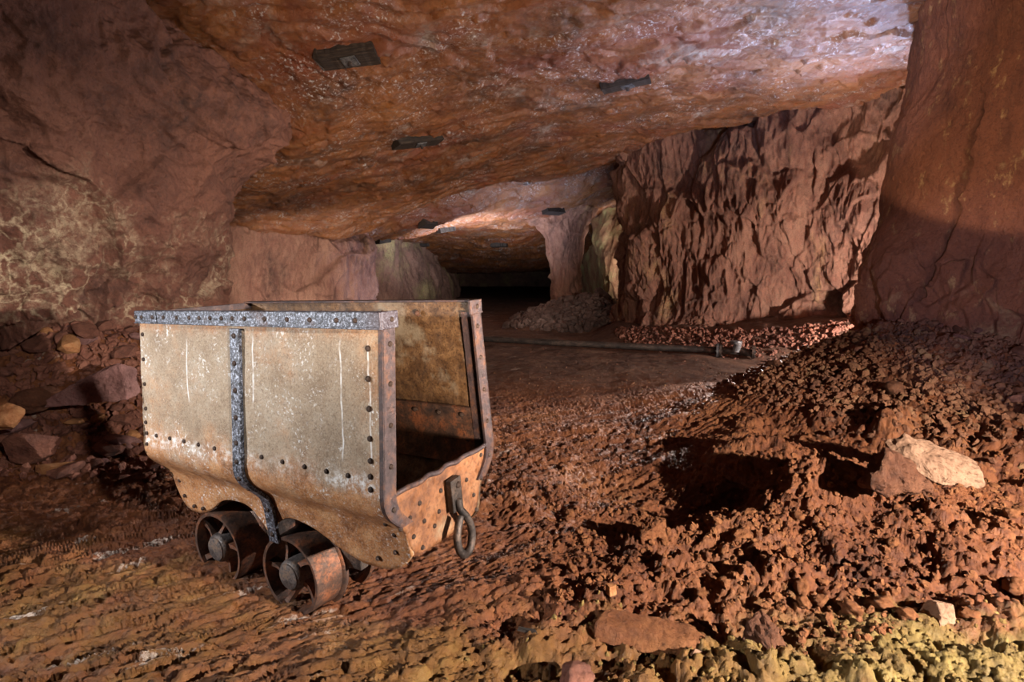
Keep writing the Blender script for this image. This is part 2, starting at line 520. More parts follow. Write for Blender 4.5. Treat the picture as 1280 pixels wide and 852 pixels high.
def ceil_z(x, y, detail=True):
    x = np.asarray(x, float); y = np.asarray(y, float)
    z = CEIL(x, y)
    lip = 9.75 - 0.05 * (x - 1) ** 2 + 0.25 * np.sin(x * 1.7)
    z = z + 0.24 * np.exp(-((y - lip - 0.75) / 0.5) ** 2) * sstep(lip - 0.1, lip + 0.25, y)
    if detail:
        p = np.stack([x, y, 0 * x], 1)
        z = z + 0.07 * fbm(p * 0.8, 3, 11) + 0.035 * fbm(p * np.array([2.0, 3.2, 1]), 4, 21)
        # bedding laminae: thin sheets of the roof that have peeled away
        t = fbm(p * np.array([0.55, 1.0, 1]), 4, 31) * 3.2
        z = z + 0.048 * (np.floor(t) + sstep(0.80, 1.0, t - np.floor(t)) - t * 0.55)
        z = z + 0.014 * facets(p * np.array([3.0, 5.0, 1]), 41, 0.9, 0.7) + 0.012 * fbm(p * 14, 3, 44, ridged=True)
    return z


def spaced(knots):
    out = []
    for (a, b, d) in knots:
        n = max(1, int(round((b - a) / d)))
        out += list(np.linspace(a, b, n, endpoint=False))
    out.append(knots[-1][1])
    return np.array(out)


gx = spaced([(-9, -4.5, 0.15), (-4.5, 5.0, 0.018), (5.0, 9, 0.15)])
gy = spaced([(-2.5, 3.4, 0.2), (3.4, 7.0, 0.014), (7.0, 10.5, 0.018), (10.5, 14, 0.03), (14, 18, 0.05), (18, 28, 0.15), (28, 46, 0.5)])
X, Y = np.meshgrid(gx, gy, indexing='ij')
xs, ys = X.ravel(), Y.ravel()
zs = ceil_z(xs, ys)
ceil = link('ceiling', mesh('ceiling', np.stack([xs, ys, zs], 1), grid_faces(len(gx), len(gy))[:, ::-1].copy(), M['ceiling']))
tag(ceil, 'low ochre and brown rock roof of the mine', kind='structure')


# ------------------------------------------------------------------ ground (floor)
def cone(x, y, px, py, h, kl, kr, kf, kb, rnd=0.07):
    dx, dy = x - px, y - py
    r = np.sqrt((np.where(dx < 0, kl, kr) * dx) ** 2 + (np.where(dy < 0, kf, kb) * dy) ** 2 + rnd ** 2)
    return np.maximum(0, h - r)


def bumpz(x, y, px, py, sx, sy, h):
    return h * np.exp(-((x - px) / sx) ** 2 - ((y - py) / sy) ** 2)


def left_pile(x, y):
    toe = 3.28 + 0.28 * (x + 2.75)
    return np.clip((y - toe) * 1.0, 0, 0.72) * sstep(-1.55, -2.0, x) * sstep(5.4, 4.5, y)


def floor_macro(x, y):
    z = 0.01 + 0 * x
    z = z + cone(x, y, 3.25, 4.35, 0.73, 0.47, 0.12, 0.36, 0.5)
    z = z + 0.13 * sstep(0.7, 1.9, x) * sstep(1.5, 2.6, y) * sstep(6.5, 4.5, y)
    z = z + cone(x, y, 1.55, 11.7, 0.70, 0.40, 0.10, 0.5, 0.4, 0.1)
    z = z + left_pile(x, y)
    # debris skirt at the foot of the hewn wall
    d = 9.35 - 0.80 * np.maximum(x - 1.8, -0.3) - y
    z = z + 0.30 * sstep(1.0, -0.1, d) * sstep(1.3, 2.0, x) * sstep(11.5, 9.6, y)
    z = z + 0.24 * sstep(1.3, 0, d) * sstep(3.0, 4.6, x) * sstep(11, 9, y)
    # lumps and hollows of the dug foreground, some enlarged to make a shaded zone
    z = z + bumpz(x, y, 1.40, 2.50, 0.26, 0.20, 0.20) + bumpz(x, y, 0.95, 2.20, 0.25, 0.15, 0.05)
    z = z - bumpz(x, y, 1.00, 2.66, 0.24, 0.15, 0.20) - bumpz(x, y, 0.62, 2.95, 0.30, 0.22, 0.10) + bumpz(x, y, 1.0, 2.30, 0.16, 0.10, 0.05) + bumpz(x, y, 1.35, 3.05, 0.3, 0.22, 0.10) - bumpz(x, y, 0.50, 2.42, 0.20, 0.10, 0.07) - bumpz(x, y, 0.74, 1.72, 0.12, 0.09, 0.08)
    z = z - bumpz(x, y, 0.10, 1.50, 0.10, 0.05, 0.06) - bumpz(x, y, 1.46, 1.62, 0.2, 0.06, 0.06)
    z = z + bumpz(x, y, 0.28, 2.05, 0.35, 0.1, 0.03) + bumpz(x, y, 0.95, 1.95, 0.35, 0.1, 0.04) + bumpz(x, y, 0.0, 1.85, 0.3, 0.1, 0.03)
    z = z + 0.05 * sstep(-0.4, -2.2, x) * sstep(3.2, 2.0, y)
    return z


def floor_z(x, y):
    x = np.atleast_1d(np.asarray(x, float)); y = np.atleast_1d(np.asarray(y, float))
    z = floor_macro(x, y)
    p = np.stack([x, y, 0 * x], 1)
    near = sstep(6.0, 3.5, y)
    cartpad = 1 - np.exp(-(((x + 0.62) / 0.75) ** 2 + ((y - 2.05) / 0.55) ** 2) ** 2)
    z = z + 0.05 * fbm(p * 0.7, 3, 61) * cartpad
    clod = sstep(-0.35, 0.35, x + 0.3 * fbm(p * 1.2, 2, 66)) * sstep(4.2, 2.7, y) + 0.30 * sstep(-0.5, 0.0, x) * near
    clod = np.clip(clod, 0, 1)
    path = sstep(1.1, 0.5, np.abs(x - 0.35 - 0.25 * (y - 3.4))) * sstep(2.3, 3.0, y)
    clod = clod * (1 - 0.8 * path)
    left = (1 - clod) * near * (0.4 + 0.6 * cartpad)
    # left: torn layered ridges running across
    q = p @ np.array([[math.cos(0.5), -math.sin(0.5), 0], [math.sin(0.5), math.cos(0.5), 0], [0, 0, 1]])
    rid = fbm(q * np.array([1.8, 7.0, 1]), 5, 71)
    t = fbm(q * np.array([0.55, 2.3, 1]) + 3, 5, 74, 0.62) * 5.0
    terr = np.floor(t) + sstep(0.84, 1.0, t - np.floor(t)) - t * 0.8
    z = z + left * (0.020 * rid + 0.040 * terr + 0.009 * fbm(p * 16, 3, 78, ridged=True))
    wob = np.clip(fbm(p * 2.1, 3, 87), -0.6, 0.6)
    # right: lumpy clods at several sizes
    for k, (sc, am, sd) in enumerate(((4.6, 0.075, 81), (10, 0.045, 82), (23, 0.024, 83), (50, 0.011, 84))):
        wv = 0.25 * np.stack([perlin(p * sc * 0.8 + 3, sd + 5), perlin(p * sc * 0.8 + 8, sd + 6), 0 * x], 1)
        f1, f2, cid, off = cells((p * sc + wv) * np.array([1, 1, 0]) + np.array([0, 0, 0.5]), sd)
        rr = ((cid >> np.uint32(7)) & np.uint32(1023)) / 1023.0
        z = z + (0.10 * left + 1.0 * clod) * am * (0.75 + 0.9 * wob) * (np.sqrt(np.clip(1 - (f1 / 0.75) ** 2, 0, 1)) * (0.2 + rr) - 0.45) * np.where(k == 0, cartpad, 1)
    z = z + near * 0.006 * fbm(p * 42, 3, 92, ridged=True) + clod * (0.018 * fbm(p * 26, 3, 91, ridged=True) + 0.03 * fbm(p * 3.5, 3, 95))
    # far ground: shallow tyre and foot tracks
    far = 1 - near
    z = z + far * (0.012 * fbm(p * np.array([0.5, 4, 1]), 4, 97) + 0.010 * fbm(p * 6, 3, 98))
    return z


fx = spaced([(-9, -3.4, 0.12), (-3.4, -2.0, 0.014), (-2.0, 2.4, 0.0075), (2.4, 4.6, 0.014), (4.6, 9, 0.12)])
fy = spaced([(-2.5, 1.15, 0.12), (1.15, 2.6, 0.0075), (2.6, 4.6, 0.013), (4.6, 10, 0.03), (10, 13, 0.05), (13, 28, 0.2), (28, 46, 0.6)])
X, Y = np.meshgrid(fx, fy, indexing='ij')
xs, ys = X.ravel(), Y.ravel()
zs = floor_z(xs, ys)
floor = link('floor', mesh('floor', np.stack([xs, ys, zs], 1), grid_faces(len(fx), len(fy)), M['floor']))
tag(floor, 'uneven red and ochre clay ground of the mine', kind='structure')


# ------------------------------------------------------------------ rock walls
def catmull(P, n, axis, wrap=False):
    P = np.moveaxis(np.asarray(P, float), axis, 0)
    m = len(P)
    t = np.linspace(0, m if wrap else m - 1, n, endpoint=not wrap)
    i = np.minimum(np.floor(t).astype(int), (m - 1) if wrap else (m - 2))
    u = (t - i)[(...,) + (None,) * (P.ndim - 1)]
    if wrap:
        g = lambda k: P[(i + k) % m]
    else:
        g = lambda k: P[np.clip(i + k, 0, m - 1)]
    p0, p1, p2, p3 = g(-1), g(0), g(1), g(2)
    o = 0.5 * (2 * p1 + (p2 - p0) * u + (2 * p0 - 5 * p1 + 4 * p2 - p3) * u * u + (3 * p1 - p0 - 3 * p2 + p3) * u ** 3)
    return np.moveaxis(o, 0, axis)


def rock_sheet(name, cols, nu, nv, disp, mat, label, wrap=False, up=0.35, flip=False):
    """cols: list of columns, each a list of points from roof to ground, running left to right as seen from the gallery"""
    P = np.array([[at(*q) for q in c] for c in cols])
    top = P[:, :1].copy(); top[..., 2] += up
    bot = P[:, -1:].copy(); bot[..., 2] = np.minimum(bot[..., 2], 0.05) - 0.35
    P = np.concatenate([top, P, bot], 1)
    P = catmull(catmull(P, nu, 0, wrap), nv, 1)
    du = np.roll(P, -1, 0) - np.roll(P, 1, 0) if wrap else np.gradient(P, axis=0)
    dv = np.gradient(P, axis=1)
    N = np.cross(dv, du)
    N /= np.linalg.norm(N, axis=2, keepdims=True) + 1e-9
    if flip:
        N = -N
    p = P.reshape(-1, 3); n = N.reshape(-1, 3)
    v = p + n * disp(p)[:, None]
    o = link(name, mesh(name, v, grid_faces(nu, nv, wrap), mat))
    tag(o, label, kind='structure')
    return o


def d_left(p):
    low = sstep(1.6, 0.9, p[:, 2])
    return (0.10 * fbm(p * 0.9, 3, 101) + 0.05 * fbm(p * np.array([2.2, 2.2, 1.6]), 4, 107, ridged=True) + 0.24 * facets(p * np.array([1.0, 1.0, 0.9]), 102, 0.8, 0.35) + 0.06 * facets(p * 3.4, 103, 0.9, 0.5) * (0.5 + low)
            + 0.03 * fbm(p * 5, 4, 104, ridged=True) + 0.012 * facets(p * 9, 105, 0.9, 0.6) * (0.3 + low))


def d_mid(p):
    s = np.array([1.6, 1.6, 0.6])
    return (0.20 * fbm(p * np.array([0.9, 0.9, 0.6]), 3, 111) + 0.28 * facets(p * np.array([0.9, 0.9, 0.7]), 112, 0.9, 0.45) + 0.10 * facets(p * np.array([2.2, 2.2, 1.5]), 117, 1.0, 0.5) + 0.07 * fbm(p * s * 1.7, 4, 113, ridged=True)
            + 0.06 * facets(p * s * 2.4, 114, 1.0, 0.6) + 0.02 * fbm(p * s * 7, 3, 116, ridged=True))


def d_right(p):
    low = sstep(1.5, 1.15, p[:, 2])
    pxx, tt = 640 + p[:, 0] / p[:, 1] * 700, (p[:, 2] - CAMZ) / p[:, 1]
    line = np.interp(tt, [-.1, .02, .06, .16, .22, .30, .36], [1140, 1160, 1172, 1190, 1196, 1200, 1196])
    crack = (pxx - line + 10 * fbm(p * 4, 4, 126)) / 160
    cw = 0.018 * sstep(.33, .22, tt) * sstep(-.08, .02, tt) + 1e-4
    return (0.06 * fbm(p * 0.9, 3, 121) + 0.05 * facets(p * np.array([1.3, 1.3, 0.5]), 122, 0.7, 0.4) + 0.014 * fbm(p * 6, 4, 123, ridged=True)
            + low * (0.15 * facets(p * np.array([2.6, 2.6, 1.1]), 124, 1.0, 0.6) + 0.06 * facets(p * np.array([6, 6, 3.5]), 127, 1.0, 0.7) + 0.05 * fbm(p * np.array([4, 4, 1.5]), 3, 128, ridged=True)) + 0.008 * facets(p * 9, 125, 1, 0.6)
            - 0.09 * np.exp(-(crack / cw) ** 2))


def d_far(p):
    return 0.14 * fbm(p * 0.6, 4, 131) + 0.14 * facets(p * np.array([0.9, 0.9, 0.6]), 132, 0.8, 0.5) + 0.05 * fbm(p * np.array([2.5, 2.5, 1.2]), 3, 133, ridged=True)


LEFT = [
    [(-420, -420, 1.7), (-420, -100, 1.8), (-420, 120, 1.9), (-420, 300, 1.9), (-420, 470, 1.85), (-420, 700, 1.8)],
    [(-200, -260, 2.35), (-200, 0, 2.5), (-190, 150, 2.7), (-190, 300, 2.8), (-190, 440, 2.85), (-190, 620, 2.85)],
    [(-40, -130, 2.9), (-50, 40, 3.0), (-40, 180, 3.2), (-30, 300, 3.3), (-30, 430, 3.6), (-30, 560, 3.95)],
    [(65, -60, 3.35), (75, 70, 3.35), (80, 185, 3.5), (80, 300, 3.6), (80, 425, 3.85), (80, 540, 4.25)],
    [(150, 0, 3.9), (178, 80, 3.75), (180, 195, 3.9), (165, 300, 3.95), (160, 425, 4.15), (160, 530, 4.5)],
    [(235, 60, 4.4), (275, 115, 4.15), (255, 215, 4.3), (232, 300, 4.3), (222, 400, 4.3), (222, 520, 4.25)],
    [(300, 100, 4.85), (340, 150, 4.6), (284, 222, 4.6), (270, 300, 4.6), (252, 395, 4.6), (246, 510, 4.5)],
    [(330, 118, 5.3), (362, 168, 5.1), (292, 236, 5.0), (280, 310, 4.95), (262, 395, 4.95), (252, 505, 4.85)],
    [(325, 135, 6.0), (345, 175, 6.0), (285, 240, 5.9), (272, 310, 5.9), (254, 395, 5.9), (246, 480, 5.9)],
    [(240, 190, 6.9), (240, 210, 6.9), (220, 250, 6.9), (215, 310, 6.9), (205, 395, 6.9), (200, 470, 6.9)],
]
rock_sheet('wall_left', LEFT, 620, 420, d_left, M['wall_left'], 'massive red rock pillar with an overhanging brow and pale mineral veins')
MID = [
    [(930, 200, 14), (930, 240, 14), (930, 290, 14), (930, 330, 14), (930, 370, 14), (930, 400, 14)],
    [(800, 200, 11.2), (805, 245, 11.2), (812, 300, 11.2), (815, 345, 11.2), (812, 385, 11.2), (805, 418, 11.2)],
    [(763, 190, 9.8), (768, 245, 9.8), (782, 300, 9.8), (788, 350, 9.8), (784, 395, 9.8), (774, 425, 9.8)],
    [(790, 188, 9.2), (795, 240, 9.2), (805, 300, 9.25), (808, 350, 9.3), (804, 395, 9.25), (798, 430, 9.1)],
    [(850, 172, 8.8), (850, 230, 8.85), (855, 290, 8.9), (855, 350, 8.95), (852, 400, 8.9), (848, 432, 8.7)],
    [(930, 150, 8.35), (930, 210, 8.35), (935, 280, 8.5), (935, 350, 8.65), (935, 400, 8.55), (930, 436, 8.2)],
    [(1030, 130, 7.75), (1030, 200, 7.75), (1030, 270, 7.9), (1030, 340, 8.05), (1035, 400, 7.95), (1035, 440, 7.5)],
    [(1120, 112, 7.1), (1115, 190, 7.2), (1110, 270, 7.3), (1100, 340, 7.5), (1095, 390, 7.5), (1095, 440, 7.0)],
    [(1230, 85, 6.5), (1225, 190, 6.6), (1220, 270, 6.7), (1210, 340, 6.8), (1205, 390, 6.8), (1205, 450, 6.5)],
    [(1420, 50, 6.1), (1420, 190, 6.1), (1420, 270, 6.1), (1420, 340, 6.1), (1420, 390, 6.1), (1420, 450, 6.0)],
]
rock_sheet('wall_right_rear', MID, 760, 330, d_mid, M['wall_mid'], 'rough hewn red rock wall behind the steel pipe')
RIGHT = [
    [(1420, -20, 6.0), (1420, 80, 6.0), (1420, 190, 6.0), (1420, 280, 6.0), (1420, 350, 6.0), (1420, 440, 6.0)],
    [(1180, -50, 5.7), (1172, 80, 5.6), (1148, 190, 5.6), (1140, 270, 5.6), (1125, 340, 5.6), (1122, 430, 5.5)],
    [(1152, -60, 5.1), (1142, 80, 5.0), (1118, 190, 5.0), (1108, 270, 5.0), (1090, 335, 5.0), (1090, 430, 4.9)],
    [(1185, -60, 4.65), (1175, 80, 4.6), (1155, 190, 4.6), (1145, 270, 4.6), (1125, 340, 4.55), (1125, 450, 4.45)],
    [(1240, -80, 4.3), (1235, 80, 4.25), (1222, 190, 4.25), (1215, 275, 4.25), (1195, 360, 4.2), (1195, 480, 4.1)],
    [(1305, -80, 4.1), (1300, 80, 4.0), (1295, 190, 4.0), (1288, 280, 3.95), (1275, 370, 3.95), (1275, 500, 3.85)],
    [(1420, -120, 3.5), (1420, 60, 3.4), (1420, 190, 3.4), (1415, 290, 3.4), (1415, 380, 3.4), (1415, 520, 3.3)],
    [(1750, -260, 2.6), (1750, 0, 2.5), (1750, 180, 2.5), (1750, 300, 2.5), (1750, 400, 2.5), (1750, 600, 2.5)],
]
rock_sheet('wall_right', RIGHT, 460, 460, d_right, M['wall_right'], 'tall red rock pillar with a long crack at the right')
BACKL = [
    [(120, 225, 7.4), (120, 265, 7.4), (120, 310, 7.4), (120, 350, 7.4), (120, 390, 7.4), (120, 440, 7.2)],
    [(240, 248, 7.9), (240, 275, 7.9), (240, 310, 7.9), (240, 350, 7.9), (240, 390, 7.9), (240, 435, 7.8)],
    [(320, 268, 8.5), (320, 290, 8.5), (320, 315, 8.55), (320, 350, 8.6), (320, 390, 8.6), (320, 432, 8.5)],
    [(390, 288, 9.1), (395, 300, 9.1), (395, 320, 9.15), (395, 350, 9.2), (395, 390, 9.2), (395, 428, 9.2)],
    [(440, 294, 9.9), (448, 305, 9.9), (450, 322, 9.95), (450, 350, 10.0), (450, 390, 10.0), (450, 420, 10.0)],
    [(452, 292, 10.8), (458, 305, 10.8), (460, 325, 10.8), (460, 350, 10.8), (460, 390, 10.8), (460, 415, 10.8)],
    [(400, 300, 12.2), (400, 310, 12.2), (400, 325, 12.2), (400, 350, 12.2), (400, 390, 12.2), (400, 410, 12.2)],
]
rock_sheet('wall_left_rear', BACKL, 420, 200, lambda p: 0.55 * d_mid(p), M['wall_mid'], 'pinkish rock wall seen over the left end of the cart')
FARL = [
    [(380, 290, 12.2), (380, 310, 12.2), (380, 340, 12.2), (380, 365, 12.2), (380, 390, 12.2), (380, 410, 12.2)],
    [(470, 298, 13.5), (470, 315, 13.5), (472, 340, 13.5), (474, 365, 13.5), (474, 390, 13.5), (474, 405, 13.5)],
    [(515, 312, 16.0), (518, 325, 16.0), (520, 345, 16.0), (522, 365, 16.0), (522, 385, 16.0), (522, 400, 16.0)],
    [(545, 326, 19.0), (550, 335, 19.0), (555, 348, 19.0), (558, 365, 19.0), (556, 385, 19.0), (556, 397, 19.0)],
    [(552, 334, 23.0), (558, 342, 23.0), (564, 350, 23.0), (566, 365, 23.0), (566, 380, 23.0), (566, 390, 23.0)],
    [(560, 338, 27.5), (566, 343, 27.5), (570, 350, 27.5), (572, 362, 27.5), (572, 375, 27.5), (572, 384, 27.5)],
    [(566, 334, 45.5), (570, 343, 45.5), (572, 350, 45.5), (574, 356, 45.5), (574, 362, 45.5), (574, 370, 45.5)],
]
rock_sheet('wall_left_far', FARL, 260, 110, d_far, M['wall_far'], 'smooth brown rock wall at the far left of the dark tunnel')
FARR = [
    [(705, 290, 24), (705, 310, 24), (705, 330, 24), (705, 350, 24), (705, 370, 24), (705, 390, 24)],
    [(742, 270, 17.5), (744, 295, 17.5), (746, 320, 17.5), (750, 345, 17.5), (752, 368, 17.5), (752, 395, 17.5)],
    [(738, 262, 16.0), (736, 290, 15.8), (742, 320, 15.6), (748, 345, 15.5), (752, 368, 15.4), (752, 400, 15.4)],
    [(775, 258, 14.8), (775, 290, 14.6), (775, 320, 14.5), (775, 345, 14.5), (775, 368, 14.4), (775, 400, 14.4)],
    [(820, 245, 14.0), (820, 290, 14.0), (820, 320, 14.0), (820, 345, 14.0), (820, 368, 14.0), (820, 400, 14.0)],
    [(960, 220, 13.2), (960, 290, 13.2), (960, 320, 13.2), (960, 345, 13.2), (960, 368, 13.2), (960, 400, 13.2)],
]
FARR = [[(px + 8, py, Yq) for px, py, Yq in c] for c in FARR]
rock_sheet('wall_right_far', FARR, 240, 140, d_far, M['wall_stained'], 'pale orange and green stained rock wall beyond the thin pillar')
BACK = [[(px, 325, 45), (px, 342, 45), (px, 354, 45), (px, 368, 45)] for px in (360, 480, 600, 720, 840, 960)]
rock_sheet('wall_back', BACK, 120, 40, d_far, M['wall_far'], 'black end of the tunnel')
# the thin pillar in the far chamber: a closed loop of columns
pil = []
for k in range(10):
    a = 2 * math.pi * k / 10
    c = []
    for (xc, py, rr, ry) in ((700, 262, 42, .75), (700, 280, 31, .6), (704, 305, 22, .48), (707, 335, 17, .42), (708, 368, 18, .45), (708, 395, 24, .5)):
        c.append((xc + rr * math.cos(a), py, 13.0 - ry * math.sin(a)))
    pil.append(c)
rock_sheet('wall_pillar', pil, 200, 160, lambda p: 0.7 * d_mid(p), M['wall_mid'], 'thin rock pillar flaring into the roof above the dark rubble heap', wrap=True, up=0.2, flip=True)


# ------------------------------------------------------------------ loose rock
def ico(sub):
    import bmesh
    bm = bmesh.new()
    bmesh.ops.create_icosphere(bm, subdivisions=sub, radius=1)
    bm.verts.index_update()
    v = np.array([q.co[:] for q in bm.verts]); f = np.array([[q.index for q in t.verts] for t in bm.faces])
    bm.free()
    return v, f


ICO = {k: ico(k) for k in (1, 2, 3, 4, 5)}


def rock_shape(seed, sub=2, cuts=9, lo=0.45, hi=0.85, rough=0.05, dims=(1, 1, 1)):
    r = np.random.default_rng(seed)
    v, f = ICO[sub]
    v = v.copy()
    for _ in range(cuts):
        n = r.normal(size=3); n /= np.linalg.norm(n)
        d = r.uniform(lo, hi)
        over = np.maximum(v @ n - d, 0)
        v = v - over[:, None] * n
    if rough:
        nrm = v / (np.linalg.norm(v, axis=1)[:, None] + 1e-9)
        v = v + nrm * (rough * fbm(v * 2.2 + seed * 3.1, 4, seed))[:, None]
    return v * np.array(dims), f


def hull_shape(pts, sub_noise=0.02, seed=0, levels=4, bev=0.0, scale=1.0):
    """a boulder from its corner points: hull, bevelled, finely divided and roughened"""
    import bmesh
    bm = bmesh.new()
    for p in pts:
        bm.verts.new([scale * q for q in p])
    bmesh.ops.convex_hull(bm, input=bm.verts[:])
    bmesh.ops.delete(bm, geom=[q for q in bm.verts if not q.link_faces], context='VERTS')
    if bev:
        bmesh.ops.bevel(bm, geom=bm.edges[:], offset=bev, segments=2, profile=0.6, affect='EDGES')
    bmesh.ops.triangulate(bm, faces=bm.faces[:])
    for _ in range(levels):
        bmesh.ops.subdivide_edges(bm, edges=[e for e in bm.edges if e.calc_length() > 0.018], cuts=1, use_grid_fill=True)
        bmesh.ops.triangulate(bm, faces=bm.faces[:])
    bm.normal_update()
    bm.verts.index_update()
    v = np.array([q.co[:] for q in bm.verts]); n = np.array([q.normal[:] for q in bm.verts])
    f = np.array([[q.index for q in t.verts] for t in bm.faces])
    bm.free()
    sc = 1 / max(0.05, np.ptp(v, axis=0).max())
    v = v + n * (sub_noise * (fbm(v * 6 * sc + seed, 4, seed) + 0.6 * facets(v * 9 * sc, seed + 3, 0.8, 0.5)))[:, None]
    return v, f


SHAPES = {'angular': [rock_shape(200 + k, 2, 10, 0.4, 0.8, 0.06) for k in range(14)], 'round': [rock_shape(300 + k, 3, 6, 0.55, 0.95, 0.34) for k in range(14)]}
SMALL = {'angular': [rock_shape(400 + k, 1, 6, 0.45, 0.85, 0.0) for k in range(14)], 'round': [rock_shape(500 + k, 2, 4, 0.6, 0.95, 0.42) for k in range(12)]}


def rand_rot(r):
    q = r.normal(size=4); q /= np.linalg.norm(q)
    w, x, y, z = q
    return np.array([[1 - 2 * (y * y + z * z), 2 * (x * y - z * w), 2 * (x * z + y * w)], [2 * (x * y + z * w), 1 - 2 * (x * x + z * z), 2 * (y * z - x * w)], [2 * (x * z - y * w), 2 * (y * z + x * w), 1 - 2 * (x * x + y * y)]])


def stuff(name, pts, sizes, kind, mat, label, cat, seed, flat=0.75, sink=0.25):
    r = np.random.default_rng(seed)
    V, Fc, b = [], [], 0
    for (x, y, z), s in zip(pts, sizes):
        v, f = SMALL[kind][r.integers(len(SMALL[kind]))]
        d = np.array([1, r.uniform(0.6, 1), r.uniform(0.4, flat)])
        w = (v * d * s) @ rand_rot(r).T
        w = w + np.array([x, y, z + s * (0.5 - sink)])
        V.append(w); Fc.append(f + b); b += len(v)
    o = link(name, mesh(name, np.concatenate(V), np.concatenate(Fc), mat, smooth=False))
    return tag(o, label, cat, None, 'stuff')


def scatter(n, sampler, seed):
    r = np.random.default_rng(seed)
    P = np.array([sampler(r) for _ in range(n)])
    z = floor_z(P[:, 0], P[:, 1])
    return np.stack([P[:, 0], P[:, 1], z], 1)


MESHC = {}


def stones(name, pts, sizes, kind, mats, label, cat, group, seed, flat=0.8, sink=0.3):
    r = np.random.default_rng(seed)
    for (x, y, z), s in zip(pts, sizes):
        k = int(r.integers(len(SHAPES[kind]))); m = mats[int(r.integers(len(mats)))]
        key = (name, kind, k, m)
        if key not in MESHC:
            v, f = SHAPES[kind][k]
            MESHC[key] = mesh(name, v, f, M[m], smooth=(kind == 'round'))
        o = link(name, MESHC[key])
        o.rotation_euler = (r.uniform(-0.5, 0.5), r.uniform(-0.5, 0.5), r.uniform(0, 6.28))
        d = (s, s * r.uniform(0.65, 1), s * r.uniform(0.5, flat))
        o.scale = d
        o.location = (x, y, z + d[2] * (0.75 - sink))
        tag(o, label, cat, group)


def powsize(r, n, lo, hi, a=2.2):
    return lo + (hi - lo) * r.random(n) ** a


R_ = np.random.default_rng(99)


def s_mound(r):
    while True:
        x, y = r.uniform(1.2, 4.4), r.uniform(2.6, 5.2)
        if cone(x, y, 3.25, 4.35, 0.73, 0.47, 0.12, 0.36, 0.5) > r.uniform(0, 0.22):
            return x, y


P = scatter(9000, s_mound, 1)
stuff('mound_gravel', P, powsize(R_, len(P), 0.012, 0.038), 'angular', M['gravel'], 'mass of small red gravel covering the mound below the right pillar', 'gravel', 2)
P = scatter(80, s_mound, 3)
stones('mound_stone', P, powsize(R_, len(P), 0.04, 0.085), 'angular', ['gravel', 'red_rock', 'boulder'], 'fist-sized red stone among the gravel of the mound below the right pillar', 'stone', 'stones on the gravel mound at right', 4)


def s_clod(r):
    while True:
        x, y = r.uniform(-0.2, 2.6), r.uniform(1.35, 3.0)
        w = float(sstep(-0.3, 0.7, np.array(x)) * sstep(3.1, 2.5, np.array(y)))
        if r.random() < 0.15 + 0.85 * w and not (x < 0.15 and y > 1.9):
            return x, y


P = scatter(4200, s_clod, 5)
ed = np.array(1.66 + 0.10 * np.sin(P[:, 0] * 5))
red, och = P[P[:, 1] > ed], P[P[:, 1] <= ed]
stuff('clay_crumbs', red, powsize(R_, len(red), 0.004, 0.019, 2.6), 'round', M['clod'], 'crumbled red clay strewn over the dug foreground', 'clay', 6, 0.95)
och = och[::2]
stuff('ochre_crumbs', och, powsize(R_, len(och), 0.004, 0.014, 2.5), 'round', M['clod_ochre'], 'crumbled ochre clay along the bottom edge', 'clay', 7, 0.95)
P = scatter(70, s_clod, 8)
P = P[P[:, 1] > 1.7]
stones('clay_clod', P, powsize(R_, len(P), 0.022, 0.05), 'round', ['clod'], 'rounded lump of red clay in the dug ground right of the cart', 'clod', 'clay lumps right of the cart', 9, 0.9)


def s_left(r):
    while True:
        x, y = r.uniform(-3.7, -1.6), r.uniform(3.0, 4.0)
        if left_pile(np.array(x), np.array(y)) > r.uniform(-0.05, 0.1):
            return x, y


P = scatter(3200, s_left, 10)
stuff('wall_foot_rubble', P, powsize(R_, len(P), 0.012, 0.05), 'angular', M['red_rock'], 'mass of broken red rock chips at the foot of the left wall', 'rubble', 11, 0.6)
P = scatter(105, s_left, 12)
stones('rubble_stone', P, powsize(R_, len(P), 0.05, 0.15, 1.6), 'angular', ['red_rock', 'red_rock', 'purple_rock', 'orange_rock'], 'angular broken stone in the rubble at the foot of the left wall', 'stone', 'rubble stones at the foot of the left wall', 13, 0.6)


def s_heap(r):
    while True:
        x, y = r.uniform(-0.6, 1.95), r.uniform(10.0, 12.5)
        if cone(x, y, 1.55, 11.7, 0.70, 0.40, 0.10, 0.5, 0.4, 0.1) > r.uniform(0, 0.1):
            return x, y


P = scatter(1900, s_heap, 14)
stuff('heap_rubble', P, powsize(R_, len(P), 0.04, 0.15), 'angular', M['far_rubble'], 'mass of dark broken rock in the heap below the thin pillar', 'rubble', 15)
P = scatter(40, s_heap, 16)
stones('heap_stone', P, powsize(R_, len(P), 0.12, 0.26), 'angular', ['far_rubble'], 'dark stone on the rubble heap below the thin pillar', 'stone', 'stones on the dark rubble heap', 17)


def s_foot(r):
    t = r.random()
    x = 1.7 + 3.2 * t
    return x, 9.35 - 0.8 * (x - 1.8) - abs(r.normal(0.15, 0.35)) - 0.1


P = scatter(1500, s_foot, 18)
stuff('wall_foot_debris', P, powsize(R_, len(P), 0.015, 0.06), 'angular', M['red_rock'], 'strewn red rock debris along the foot of the hewn wall behind the pipe', 'rubble', 19)
P = scatter(1100, lambda r: (r.uniform(-1.8, 2.6), r.uniform(2.6, 7.0)), 20)
stuff('path_pebbles', P, powsize(R_, len(P), 0.005, 0.018, 3), 'angular', M['gravel'], 'small pebbles scattered over the gallery ground', 'pebbles', 21)


# ------------------------------------------------------------------ single boulders
def frame(o, ax=None):
    return o


